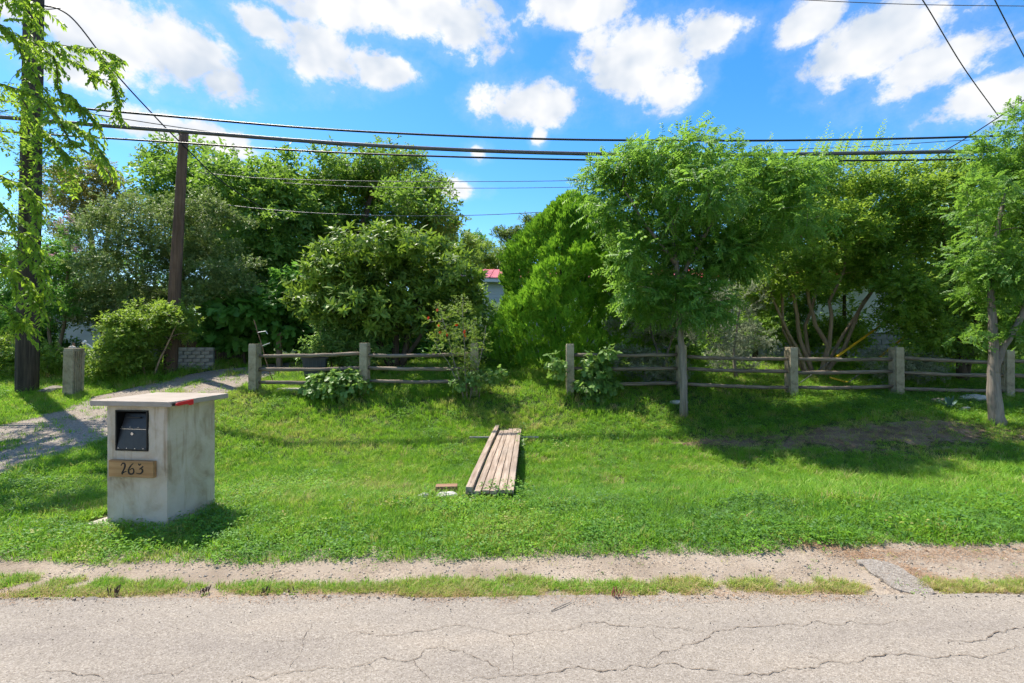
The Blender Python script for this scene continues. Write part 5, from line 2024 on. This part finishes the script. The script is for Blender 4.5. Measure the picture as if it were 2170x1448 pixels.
vine('leafy vine heaped against the lower rails beside the bin', LB(10.25, (695, 805, 38, 17), (735, 802, 30, 18), (670, 822, 28, 14), (720, 825, 38, 12), (765, 812, 22, 12), deep=0.25), 60, 9, 60, (710, 835, 10.25))
vine('leafy vine clambering over the end post across the gap', LB(10.25, (1178, 765, 20, 14), (1258, 768, 28, 20), (1265, 790, 32, 24), (1255, 818, 34, 20), (1285, 818, 28, 18), (1255, 840, 34, 9), (1295, 748, 28, 10), (1180, 790, 12, 18), deep=0.25), 80, 9, 61, (1240, 846, 10.2))
vine('weedy vine low round the end post with the red flowered shrub', LB(10.15, (1020, 800, 30, 16), (1050, 795, 18, 12), (985, 812, 25, 12), deep=0.2), 40, 8, 62, (1015, 826, 10.15), 0.085)
vine('small vine creeping over the far right edge of the footbridge', lobes_px([(1098, 935, 8.4, 8, 12, 0.25), (1101, 955, 8.0, 8, 12, 0.25)]), 16, 7, 63, (1102, 960, 8.2), 0.07)


# overhanging tree at the left, its drooping twigs traced in space
def build_overhang():
    rng = np.random.default_rng(70)
    d0 = 7.7
    root = empty('drooping_elm', (-10.4, 8.1, float(gz(-10.4, 8.1))))
    tag(root, 'light green tree drooping leafy twigs into view from the left edge', 'tree')
    off = np.array(root.location)
    trunk = [np.array([-10.4, 8.1, off[2] - 0.05]), np.array([-10.3, 8.1, 1.8]), np.array([-10.1, 8.0, 3.4]), np.array([-9.8, 7.9, 5.2]), np.array([-9.6, 7.9, 7.2])]
    mb = MB()
    trad = [0.2, 0.17, 0.14, 0.10, 0.05]
    mb.tube([p - off for p in trunk], trad, 10)
    paths = [
        [(-160, 60), (25, 80), (124, 95), (199, 108), (232, 112), (261, 128)],
        [(199, 108), (228, 140), (244, 200), (253, 257)],
        [(60, 90), (115, 124), (124, 190), (150, 203), (172, 236)],
        [(-160, 130), (0, 178), (83, 207), (124, 249), (186, 290), (238, 358)],
        [(83, 207), (130, 212), (178, 232), (207, 268)],
        [(40, 200), (85, 270), (110, 300), (145, 340)],
        [(-140, 300), (0, 373), (54, 398), (83, 464)],
        [(-160, 420), (0, 489), (62, 500), (99, 585)],
        [(-140, 500), (0, 560), (40, 581), (66, 618), (80, 648)],
        [(30, 520), (70, 560), (109, 640)],
        [(-140, 600), (0, 646), (25, 665), (49, 692)],
        [(-140, -60), (20, -10), (54, 25), (74, 60)],
        [(-60, 20), (10, 60), (50, 124), (76, 175)],
        [(-140, 340), (-20, 420), (30, 470), (50, 530)],
        [(100, 95), (150, 130), (190, 150), (205, 165)],
        [(124, 249), (150, 300), (200, 330), (222, 345)],
        [(-140, 450), (-20, 520), (20, 560), (35, 620)],
        [(-100, -100), (-10, -40), (40, -10), (95, 20)],
    ]
    L = Leaves()

    def dress(pts, spacing, ll, tbase):
        pts = [np.array(p, float) for p in pts]
        seg = np.linalg.norm(np.diff(np.array(pts), axis=0), axis=1)
        tot = seg.sum()
        n = max(3, int(tot / spacing))
        cum = np.concatenate([[0], np.cumsum(seg)])
        s = np.linspace(0, tot, n)
        A = np.stack([np.interp(s, cum, [p[k] for p in pts]) for k in range(3)], 1)
        T = norm(np.gradient(A, axis=0))
        side = norm(np.cross(T, np.array([0, 0, 1.0])) + 1e-6)
        for sg in (-1, 1):
            a = norm(T * 0.55 + side * sg * 0.75 + np.array([0, 0, -0.45]) + rng.normal(size=(n, 3)) * 0.28)
            L.add(A + rng.normal(size=(n, 3)) * 0.006, a, norm(np.array([0, 0, 1.0]) + rng.normal(size=(n, 3)) * 0.5), ll * rng.uniform(0.7, 1.2, n), ll * 0.42, tbase + rng.normal(size=n) * 0.13, 0.2)

    for k, pth in enumerate(paths):
        dd = d0 + rng.uniform(-0.9, 0.9) + 0.2
        w = [P(px, py, dd + 0.0) - off for px, py in pth]
        # smooth resample
        q = []
        m = len(w)
        for i in range(m - 1):
            p0, p1, p2, p3 = (w[max(0, min(m - 1, j))] for j in (i - 1, i, i + 1, i + 2))
            for t in (0, .2, .4, .6, .8):
                q.append(0.5 * ((2 * p1) + (-p0 + p2) * t + (2 * p0 - 5 * p1 + 4 * p2 - p3) * t * t + (-p0 + 3 * p1 - 3 * p2 + p3) * t ** 3))
        q.append(w[-1])
        if pth[0][0] < -20:   # join to the trunk
            tr = [p - off for p in trunk]
            j = int(np.argmin([abs(p[2] - q[0][2] + 0.6) for p in tr]))
            mb.tube([tr[j], (tr[j] + q[0]) / 2 + np.array([0, 0, 0.25]), q[0]], [0.05, 0.032, 0.018], 6, False)
        mb.tube(q, list(np.linspace(0.014, 0.003, len(q))), 5, False)
        dress(q[1:], 0.040, 0.115, 0.5)
        # side twigs
        for i in range(1, len(q) - 1):
            for rep in range(2):
                if rng.random() < 0.48:
                    T = q[i + 1] - q[i - 1]
                    T = T / np.linalg.norm(T)
                    dirv = norm(T * 0.7 + rng.normal(size=3) * np.array([0.55, 0.75, 0.35]) + np.array([0.1, 0, -0.25]))
                    ln = rng.uniform(0.15, 0.42)
                    tw = [q[i] + dirv * ln * t + np.array([0, 0, -0.22]) * ln * t * t for t in (0, .33, .66, 1)]
                    mb.tube(tw, [0.004, 0.003, 0.0025, 0.002], 4, False)
                    dress(tw, 0.036, 0.105, 0.55)
    # the rest of the crown, out of the frame to the left
    lob = [(np.array([-10.6, 8.2, 5.2]), np.array([1.9, 2.1, 1.9])), (np.array([-11.2, 7.4, 3.6]), np.array([1.8, 1.6, 1.1])), (np.array([-10.2, 8.6, 7.2]), np.array([1.9, 1.9, 1.3])), (np.array([-9.4, 9.2, 5.4]), np.array([1.0, 1.0, 1.2]))]
    cs, outs = clump_centres(lob, 130, rng, 0.5)
    grow(mb, [([p - off for p in trunk], trad)], [c - off for c in cs], rng, 0.03)
    fill(L, cs - off, outs, rng, 16, 0.34, 'simple', 0.09, 0.04, 0.45, 0.2, -0.1)
    mb.build('trunk', M['bark_dark'], root, smooth=True)
    link('crown', L.mesh('crown', M['leaf_elm']), root)


build_overhang()


# agave and slabs under the right fence
p = P(2012, 862, 9.0)
root = empty('agave', (p[0], p[1], float(gz(p[0], p[1]))))
tag(root, 'blue green agave with stiff leaves below the fence', 'plant')
for k, (a, el, ln) in enumerate([(-2.4, 0.9, 0.34), (-0.9, 0.9, 0.33), (-1.7, 1.15, 0.30), (0.2, 0.7, 0.26), (2.2, 0.7, 0.26), (3.3, 0.6, 0.28), (1.2, 0.9, 0.28)]):
    dx, dy_, dz = math.cos(a) * math.cos(el), math.sin(a) * math.cos(el), math.sin(el)
    L = Leaves()
    n = 1
    L.add(np.array([[0, 0, 0.02]]), np.array([[dx, dy_, dz]]), np.array([[-dx * 0.6, -dy_ * 0.6, 1.0]]), ln, 0.085, np.array([0.3 + 0.1 * (k % 4)]), -0.05, 0.12, 'oval')
    link('leaf', L.mesh('leaf', M['leaf_agave']), root)
for k, (px, py, d_, sx, sy, sz, lab) in enumerate([(1990, 838, 9.5, 0.22, 0.14, 0.07, 'grey rock just left of the agave under the fence'), (2070, 832, 9.7, 0.34, 0.2, 0.09, 'broad pale slab of stone between the agave and the slender trunk'), (2045, 858, 9.0, 0.10, 0.08, 0.06, 'small pale stone right beside the agave'), (1437, 842, 10.0, 0.22, 0.10, 0.06, 'pale stone at the foot of the feathery tree and its post')]):
    p = P(px, py, d_)
    o = MB().rock((0, 0, 0), (sx, sy, sz), 40 + k).build('rock', M['grey_rock' if k == 0 else 'white_rock'])
    o.location = (p[0], p[1], float(gz(p[0], p[1])) + sz * 0.5)
    tag(o, lab, 'rock')
p = road_pt(195, 1266)
o = MB().rock((0, 0, 0), (0.06, 0.024, 0.016), 77).build('rock', M['grey_rock'])
o.location = (p[0], p[1], float(gz(*p)) + 0.015)
tag(o, 'flat grey stone in the verge grass at the left of the road edge', 'rock')
a, b = road_pt(1168, 1296), road_pt(1210, 1276)
o = MB().tube([(a[0], a[1], 0.030), ((a[0] + b[0]) / 2 + .004, (a[1] + b[1]) / 2, 0.034), (b[0], b[1], 0.028)], [0.003, 0.0035, 0.002], 5).build('twig', M['bark_grey'])
tag(o, 'short dark twig lying on the road by the verge', 'twig')


# ------------------------------------------------------------------ grass, weeds, pebbles
def tuft(seed, n, h, r, w, lean=0.5):
    rr = np.random.default_rng(seed)
    V, T = [], []
    for k in range(n):
        a = rr.uniform(0, 2 * math.pi)
        rad = r * math.sqrt(rr.random())
        bx, by = rad * math.cos(a), rad * math.sin(a)
        da = a + rr.normal() * 0.9
        hh = h * rr.uniform(0.55, 1.15)
        ll = lean * rr.uniform(0.2, 1.3) * hh
        sx, sy = -math.sin(da), math.cos(da)
        ww = w * rr.uniform(0.7, 1.2)
        b = len(V)
        for t, wf in ((0, 1.0), (0.5, 0.85)):
            cxx = bx + math.cos(da) * ll * t * t
            cyy = by + math.sin(da) * ll * t * t
            V += [(cxx - sx * ww * wf / 2, cyy - sy * ww * wf / 2, hh * t * (1 - 0.15 * t)), (cxx + sx * ww * wf / 2, cyy + sy * ww * wf / 2, hh * t * (1 - 0.15 * t))]
        V.append((bx + math.cos(da) * ll, by + math.sin(da) * ll, hh * (0.86 - 0.25 * lean * rr.random())))
        T += [(b, b + 1, b + 3), (b, b + 3, b + 2), (b + 2, b + 3, b + 4)]
    return array_mesh('grass_tuft', np.array(V), np.array(T), M['grass'])


def weed(seed, n, h, r, ll):
    rr = np.random.default_rng(seed)
    L = Leaves()
    a = rr.uniform(0, 2 * math.pi, n)
    rad = r * np.sqrt(rr.random(n))
    b = np.stack([rad * np.cos(a), rad * np.sin(a), h * rr.uniform(0.25, 1, n)], 1)
    ax = np.stack([np.cos(a + rr.normal(size=n)), np.sin(a + rr.normal(size=n)), rr.uniform(-0.2, 0.5, n)], 1)
    L.add(b, ax, norm(np.array([0, 0, 1.0]) + rr.normal(size=(n, 3)) * 0.35), ll * rr.uniform(0.6, 1.2, n), ll * 0.55, 0.5)
    return L.mesh('weed', M['grass'])


def tuft_long(seed):
    return tuft(seed, 26, 0.42, 0.07, 0.008, 1.1)


def in_drive(x, y, grow_=1.0):
    cx_, hw_ = drive_x(y)
    return np.abs(x - cx_) < hw_ * grow_


def on_mailbox(x, y, pad=0.0):
    c, s = math.cos(-MB_ROT), math.sin(-MB_ROT)
    u = (x - MBX[0]) * c - (y - MBX[1]) * s
    v = (x - MBX[0]) * s + (y - MBX[1]) * c
    return (np.abs(u) < 0.33 + pad) & (np.abs(v) < 0.315 + pad)


def on_pad(x, y):
    c, s = math.cos(-MB_ROT), math.sin(-MB_ROT)
    u = (x - MBX[0]) * c - (y - MBX[1]) * s
    v = (x - MBX[0]) * s + (y - MBX[1]) * c
    return (u > -0.58) & (u < -0.3) & (v > -0.42) & (v < 0.0)


def on_bridge(x, y):
    t = (y - 5.3) / 3.95
    x0 = -0.53 * (1 - t) - 0.325 * t
    x1 = 0.03 * (1 - t) + 0.195 * t
    return (t > 0.015) & (t < 0.97) & (x > x0 - 0.03) & (x < x1 + 0.02)


def bare(x, y):
    """worn straw patches on the shaded bank"""
    e = np.exp(-(((x - 6.2) / 2.1) ** 2 + ((y - 8.05 + 0.05 * (x - 6)) / 0.62) ** 2))
    e2 = np.exp(-(((x - 4.1) / 1.3) ** 2 + ((y - 8.35) / 0.35) ** 2))
    return np.clip(np.maximum(e, e2 * 0.8) * 1.35 * (0.25 + 1.5 * fbm(x * 1.8 + 3, y * 2.6 + 8, 4)) - 0.12, 0, 1)


class Pts:
    def __init__(s):
        s.d = []

    def add(s, x, y, z, idx, sc_, tint, rng, tilt=0.12, wide=1.0):
        n = len(x)
        rot = np.stack([rng.normal(size=n) * tilt, rng.normal(size=n) * tilt, rng.uniform(0, 6.283, n)], 1)
        scl = np.stack([sc_ * wide, sc_ * wide, sc_], 1)
        s.d.append((np.stack([x, y, z], 1), rot, scl, idx, np.clip(tint, 0, 1)))

    def cat(s):
        return [np.concatenate([q[k] for q in s.d]) for k in range(5)]


def build_grass():
    rng = np.random.default_rng(5)
    kinds = [tuft(1, 16, 0.085, 0.045, 0.0052, 0.8), tuft(2, 18, 0.075, 0.05, 0.0048, 1.0), tuft(3, 14, 0.105, 0.04, 0.0056, 0.7),
             weed(4, 20, 0.05, 0.075, 0.022), weed(5, 24, 0.065, 0.08, 0.018), tuft_long(6), tuft(7, 14, 0.05, 0.05, 0.004, 1.4), weed(8, 16, 0.14, 0.09, 0.05)]
    pts = Pts()
    # --- lawn
    def zone(y0, y1, dens, size):
        area_y = y1 - y0
        X0, X1 = -1.25 * y1 - 0.5, 1.25 * y1 + 0.5
        n = int((X1 - X0) * area_y * dens)
        x = rng.uniform(X0, X1, n)
        y = rng.uniform(y0, y1, n)
        k = (np.abs(x) < 1.2 * y + 0.6)
        x, y = x[k], y[k]
        edge = shoulder_edge(x)
        k = (y > edge + 0.05 * (rng.random(len(x)) - 0.5)) & ~on_mailbox(x, y) & ~on_bridge(x, y)
        dr = in_drive(x, y, 0.96 + 0.40 * (fbm(x * 1.6, y * 1.6, 4) - 0.5))
        k &= ~dr | (rng.random(len(x)) < 0.05 + 0.45 * (np.abs(x - drive_x(y)[0]) < 0.30) * (fbm(x * 1.3, y * 1.3, 3) > 0.5))
        k &= ~on_pad(x, y)
        br = bare(x, y)
        k &= rng.random(len(x)) > br * 0.6
        patch = fbm(x * 1.1 + 60, y * 1.4 + 30, 4)
        k &= ~((patch < 0.33) & (rng.random(len(x)) < 0.45))
        x, y = x[k], y[k]
        br = br[k]
        m = len(x)
        big = fbm(x * 0.55 + 11, y * 0.7 + 4, 4)
        fine = fbm(x * 3 + 1, y * 3.3, 3)
        finer = fbm(x * 11 + 7, y * 12, 2)
        tint = 0.48 + (big - 0.5) * 0.60 + (fine - 0.5) * 0.35 + (finer - 0.5) * 0.30 + rng.normal(size=m) * 0.09
        # strip of grey-green creeping weeds along the shoulder and round the pillar
        wz = np.clip(1 - (y - shoulder_edge(x)) / (0.75 + 0.6 * (fbm(x * 0.9, y * 0 + 3, 3) - 0.3)), 0, 1) * (0.45 + 0.55 * sstep(-6, -3.5, x)) * (1 - 0.55 * sstep(2.5, 4, x))
        near_pillar = np.exp(-(((x + 3.1) / 0.9) ** 2 + ((y - 4.35) / 0.5) ** 2))
        wz = np.maximum(wz, near_pillar)
        ctr = np.exp(-(((x + 0.1) / 1.0) ** 2 + ((y - 5.0) / 0.45) ** 2))
        wz = np.maximum(wz, ctr * 0.9)
        cover = sstep(8.2, 9.2, y) * sstep(2.2, 3.4, x) * (1 - sstep(10.6, 11.3, y))
        wz = np.maximum(wz, cover * 0.95)
        wz = np.maximum(wz, (fbm(x * 1.2 + 90, y * 1.2 + 20, 3) > 0.62) * 0.45)
        isw = rng.random(m) < wz * np.clip(0.35 + 1.6 * (fbm(x * 2.6 + 33, y * 3.4 + 12, 3) - 0.38), 0.1, 0.95)
        idx = rng.choice([0, 1, 2, 0, 1], m)
        idx[isw] = rng.choice([3, 4], isw.sum())
        tint = tint - isw * rng.uniform(0.16, 0.42, m)
        edgey = np.exp(-np.abs(y - shoulder_edge(x)) / 0.08)
        tint = tint + edgey * 0.12 * rng.random(m)
        dry = br * 0.75 + 0.4 * ((patch[k] < 0.40) & (rng.random(m) < 0.6))
        tint = tint * (1 - dry) + dry * rng.uniform(0.65, 1.0, m)
        # dry clumps scattered
        tint = np.where(rng.random(m) < 0.07 + 0.15 * (fbm(x * 2.3 + 70, y * 2.6, 3) > 0.60), tint + rng.uniform(0.15, 0.5, m), tint)
        sc_ = size * rng.uniform(0.6, 1.35, m) * (0.6 + 0.4 * fine + 0.45 * finer)
        low = np.clip(0.7 + (y - shoulder_edge(x)) / 0.6, 0.7, 1) * np.where(isw, rng.uniform(0.8, 1.6, m), 1.0)
        sc_ = sc_ * low * np.where(br > 0.3, 0.6, 1)
        lush = sstep(1.5, 4, x) * (1 - sstep(6.2, 7, y))
        sc_ = sc_ * (1 + 0.35 * lush)
        tint = tint - 0.03 * lush
        pts.add(x, y, gz(x, y) - 0.004, idx, sc_, tint, rng)
    zone(3.7, 5.6, 820, 0.95)
    zone(5.6, 7.6, 620, 1.0)
    zone(7.6, 9.8, 430, 1.15)
    zone(9.8, 11.6, 300, 1.3)
    zone(11.6, 18, 60, 1.9)
    # --- verge tufts between the dirt and the road
    n = 19000
    x = rng.uniform(-4.4, 4.6, n)
    y = rng.uniform(3.2, 3.62, n)
    c = np.interp(x, [-4.4, 4.6], [3.40, 3.44])
    hw_ = 0.125 * np.interp(x, [-4, -3.0, -2.75, -2.5, -2.3, -1.9, -1.2, 0.2, 0.6, 1.0, 2.45, 2.6, 2.95, 3.1, 4.5], [1.3, 1.15, 0.6, 0.9, 0.5, 0.7, 1.0, 1.1, .7, .85, .9, 0.0, 0.0, .8, .9])
    hw_ = hw_ * (0.35 + 1.3 * fbm(x * 2.2 + 5, x * 0 + 1, 3))
    k = (np.abs(y - c) < hw_) & (fbm(x * 6, y * 9 + 3, 4) > 0.40) & (rng.random(n) < 0.8)
    x, y, c, hw_ = x[k], y[k], c[k], hw_[k]
    m = len(x)
    # edge tufts dry out
    e = np.abs(y - c) / np.maximum(hw_, 0.01)
    tint = 0.30 + 0.38 * (fbm(x * 1.5, y * 3 + 50, 3)) + 0.35 * (y < c) * e * rng.random(m) + 0.16 * sstep(0.3, 1.5, x) + rng.normal(size=m) * 0.09 - 0.03
    pts.add(x, y, gz(x, y) + 0.004, rng.choice([6, 1, 6, 0], m), rng.uniform(0.3, 0.8, m), tint + 0.12 + 0.35 * (rng.random(m) < 0.28), rng)
    # --- stray sprigs on the dirt
    n = 120
    x = rng.uniform(-4.4, 4.6, n)
    y = rng.uniform(3.3, 4.05, n)
    pts.add(x, y, gz(x, y) + 0.006, rng.choice([6, 3], n), rng.uniform(0.25, 0.6, n), rng.uniform(0.2, 0.95, n), rng)
    # --- long grass by the bush and along fences
    spots = []
    for px, py, d_, r_, n_ in [(215, 800, 11.2, 0.5, 40), (280, 808, 11.2, 0.6, 40), (260, 790, 11.4, 0.6, 30), (540, 835, 10.3, 0.15, 7), (773, 832, 10.3, 0.25, 12), (1208, 836, 10.3, 0.2, 8), (870, 828, 10.35, 0.9, 45), (950, 830, 10.3, 0.5, 30), (1690, 838, 10.2, 0.3, 8), (1100, 800, 11.3, 0.9, 40), (1000, 1040, 5.35, 0.0, 0), (60, 833, 10.25, 0.25, 10)]:
        for _ in range(n_):
            p = P(px, py, d_)
            spots.append((p[0] + rng.normal() * r_ * 0.6, p[1] + rng.normal() * min(r_, 0.25) * 0.6))
    sp = np.array(spots)
    m = len(sp)
    pts.add(sp[:, 0], sp[:, 1], gz(sp[:, 0], sp[:, 1]), np.full(m, 5), rng.uniform(0.35, 0.85, m), rng.uniform(0.3, 0.75, m), rng)
    # --- taller grass fringe at the right, lower lawn
    n = 420
    x = rng.uniform(2.0, 7.5, n)
    y = rng.uniform(5.2, 6.6, n)
    pts.add(x, y, gz(x, y), np.full(n, 5), rng.uniform(0.3, 0.5, n), rng.uniform(0.35, 0.6, n), rng)
    # --- leafy weeds: over the near end of the footbridge, round the pillar foot, on the bank
    spots = []
    for cx_, cy_, rx_, ry_, n_ in [(-0.12, 5.36, 0.22, 0.10, 26), (-0.18, 5.62, 0.13, 0.06, 7), (-3.35, 4.38, 0.36, 0.09, 26), (-3.05, 4.45, 0.12, 0.25, 16), (0.14, 5.6, 0.07, 0.3, 14), (0.18, 8.0, 0.05, 0.7, 18), (4.6, 9.2, 1.4, 0.5, 60), (7.2, 9.1, 1.4, 0.4, 50), (9.5, 8.6, 0.8, 0.5, 40), (-0.2, 4.95, 0.8, 0.3, 60)]:
        for _ in range(n_):
            spots.append((cx_ + rng.normal() * rx_, cy_ + rng.normal() * ry_))
    sp = np.array(spots)
    kk = ~on_mailbox(sp[:, 0], sp[:, 1]) & ~on_pad(sp[:, 0], sp[:, 1])
    sp = sp[kk]
    m = len(sp)
    zz_ = gz(sp[:, 0], sp[:, 1])
    zz_ = np.where(on_bridge(sp[:, 0], sp[:, 1]), 0.06, zz_)
    pts.add(sp[:, 0], sp[:, 1], zz_, rng.choice([7, 4, 4], m), rng.uniform(0.5, 1.1, m), rng.uniform(0.02, 0.35, m), rng)
    p, rot, scl, idx, tint = pts.cat()
    scatter('lawn_grass', 'green grass and creeping weeds covering the bank and verge', 'grass', p, rot, scl, idx, tint, kinds, M['grass'])
    print('grass instances', len(p))

    # --- pebbles
    peb = []
    for k in range(4):
        mb = MB().rock((0, 0, 0.3), (1, rng.uniform(.6, .95), rng.uniform(.45, .7)), 60 + k, 1)
        me = bpy.data.meshes.new('pebble')
        me.from_pydata(mb.v, [], mb.f)
        me.materials.append(M[['pebble', 'white_rock', 'pebble', 'grey_rock'][k]])
        peb.append(me)
    pp_ = Pts()
    n = 9000
    x = rng.uniform(-4.8, 5, n)
    y = rng.uniform(3.2, 4.2, n)
    k = (y < shoulder_edge(x) + 0.05) & (fbm(x * 1.6 + 2, y * 4, 3) + 0.12 * sstep(-1, 2, x) > 0.47) & (y > road_edge(x) - 0.06)
    x, y = x[k], y[k]
    sc_ = rng.gamma(2.0, 0.0022, len(x)) + 0.0022
    lift = np.where(y < road_edge(x), 0.024, 0.005)
    pp_.add(x, y, gz(x, y) + lift, rng.choice([0, 0, 0, 1, 2, 2, 3], len(x)), np.minimum(sc_, 0.016), np.zeros(len(x)), rng, 0.4)
    n = 600
    x = rng.uniform(-4.5, 4.5, n)
    y = 3.25 - rng.gamma(1.3, 0.18, n)
    pp_.add(x, y, gz(x, y) + 0.022, rng.choice([0, 1, 3, 3], n), rng.uniform(0.002, 0.006, n), np.zeros(n), rng, 0.4)
    n = 3500
    y = rng.uniform(5, 14, n)
    cx_, hw_ = drive_x(y)
    x = cx_ + rng.uniform(-1.05, 1.05, n) * hw_
    pp_.add(x, y, gz(x, y) + 0.014, rng.choice([0, 0, 2, 3], n), np.minimum(rng.gamma(2, 0.003, n) + 0.003, 0.022), np.zeros(n), rng, 0.4)
    p, rot, scl, idx, tint = pp_.cat()
    scatter('gravel', 'loose gravel on the dirt shoulder and the driveway', 'gravel', p, rot, scl, idx, tint, peb, M['pebble'])

    # --- reddish fallen needles on the right shoulder and in the worn bank
    nd = []
    for k in range(3):
        rr = np.random.default_rng(80 + k)
        mb = MB()
        for j in range(14):
            a = rr.uniform(0, 6.28)
            q = rr.normal(size=2) * 0.05
            e = np.array([math.cos(a), math.sin(a)]) * rr.uniform(0.025, 0.06)
            s_ = np.array([-e[1], e[0]]) / np.linalg.norm(e) * 0.0016
            z1, z2 = rr.uniform(0.001, 0.012, 2)
            b = len(mb.v)
            mb.v += [(q[0] - s_[0], q[1] - s_[1], z1), (q[0] + s_[0], q[1] + s_[1], z1), (q[0] + e[0], q[1] + e[1], z2)]
            mb.f.append((b, b + 1, b + 2))
        me = bpy.data.meshes.new('straw')
        me.from_pydata(mb.v, [], mb.f)
        me.materials.append(M['straw'])
        nd.append(me)
    pn = Pts()
    n = 3600
    x = rng.uniform(2.2, 5.2, n)
    y = rng.uniform(3.3, 4.3, n)
    c1 = np.exp(-((y - 3.98 - 0.02 * (x - 3.5)) / 0.085) ** 2) * sstep(2.6, 2.9, x)
    lx = 2.72 + (3.95 - y) * 0.85
    c2 = np.exp(-((x - lx - 0.12) / 0.13) ** 2) * (y > 3.3)
    c3 = 0.5 * np.exp(-((y - 3.5) / 0.08) ** 2) * (x > 2.9)
    k = rng.random(n) < np.clip(np.maximum(np.maximum(c1, c2), c3) * (0.3 + fbm(x * 4, y * 5, 3)), 0, 1)
    x, y = x[k], y[k]
    pn.add(x, y, gz(x, y) + 0.008, rng.integers(0, 3, len(x)), rng.uniform(0.6, 1.2, len(x)), np.zeros(len(x)), rng, 0.05)
    n = 5000
    x = rng.uniform(2.5, 10, n)
    y = rng.uniform(7, 9.5, n)
    k = rng.random(n) < bare(x, y)
    x, y = x[k], y[k]
    pn.add(x, y, gz(x, y) + 0.006, rng.integers(0, 3, len(x)), rng.uniform(0.9, 2.0, len(x)), np.zeros(len(x)), rng, 0.1)
    n = 500
    x = rng.uniform(-4.5, 2.5, n)
    y = 3.27 + rng.normal(size=n) * 0.05
    pn.add(x, y, gz(x, y) + 0.024, rng.integers(0, 3, n), rng.uniform(0.4, 0.8, n), np.zeros(n), rng, 0.05)
    p, rot, scl, idx, tint = pn.cat()
    scatter('fallen_straw', 'reddish dry needles and straw littering the shoulder and bank', 'straw', p, rot, scl, idx, tint, nd, M['straw'])


build_grass()


# seed-head weeds in the verge
def spike_weed(label, px, py, n, h, seed, m):
    p = road_pt(px, py)
    root = empty('spiky_weed', (p[0], p[1], float(gz(*p))))
    tag(root, label, 'weed', 'seed head weeds in the verge')
    rr = random.Random(seed)
    mb = MB()
    for k in range(n):
        a = rr.uniform(0, 6.28)
        l = rr.uniform(0.1, 0.5)
        hh = h * rr.uniform(0.6, 1.1)
        bx, by = rr.uniform(-.03, .03), rr.uniform(-.02, .02)
        tx, ty = bx + math.cos(a) * l * hh, by + math.sin(a) * l * hh
        mb.tube([(bx, by, 0), ((bx + tx) / 2, (by + ty) / 2, hh * 0.55)], 0.0012, 4, False)
        mb.tube([((bx + tx) / 2, (by + ty) / 2, hh * 0.5), (tx * .8 + bx * .2, ty * .8 + by * .2, hh * .8), (tx, ty, hh)], [0.0025, 0.0042, 0.0015], 5)
    mb.build('seed_heads', m, root)
    L = Leaves()
    r2 = np.random.default_rng(seed)
    k = 14
    a = r2.uniform(0, 6.28, k)
    L.add(np.zeros((k, 3)) + r2.normal(size=(k, 3)) * 0.01 * np.array([1, 1, 0]), np.stack([np.cos(a), np.sin(a), r2.uniform(0.2, 0.7, k)], 1), np.tile([0, 0, 1.0], (k, 1)), h * 0.6, h * 0.2, r2.random(k), 0.2, 0.1, 'oval')
    link('leaves', L.mesh('leaves', M['leaf_bright']), root)


plain('seed_brown', (0.10, 0.06, 0.045), 0.9)
plain('seed_red', (0.26, 0.10, 0.06), 0.9)
spike_weed('seed head weed in the verge below the mailbox pillar', 245, 1255, 12, 0.075, 1, MATS['seed_brown'])
spike_weed('dark seed head weed on bare gravel right of the mailbox pillar', 432, 1252, 12, 0.06, 2, MATS['seed_brown'])
spike_weed('seed head weed at the start of the long verge strip', 560, 1252, 9, 0.06, 3, MATS['seed_brown'])
spike_weed('two brown spikes standing in the verge strip', 622, 1250, 3, 0.06, 4, MATS['seed_brown'])
spike_weed('dry reddish weed in the verge right of the middle', 1305, 1262, 14, 0.09, 5, MATS['seed_red'])
print('tris', sum(len(o.data.polygons) for o in SC.objects if o.type == 'MESH'))
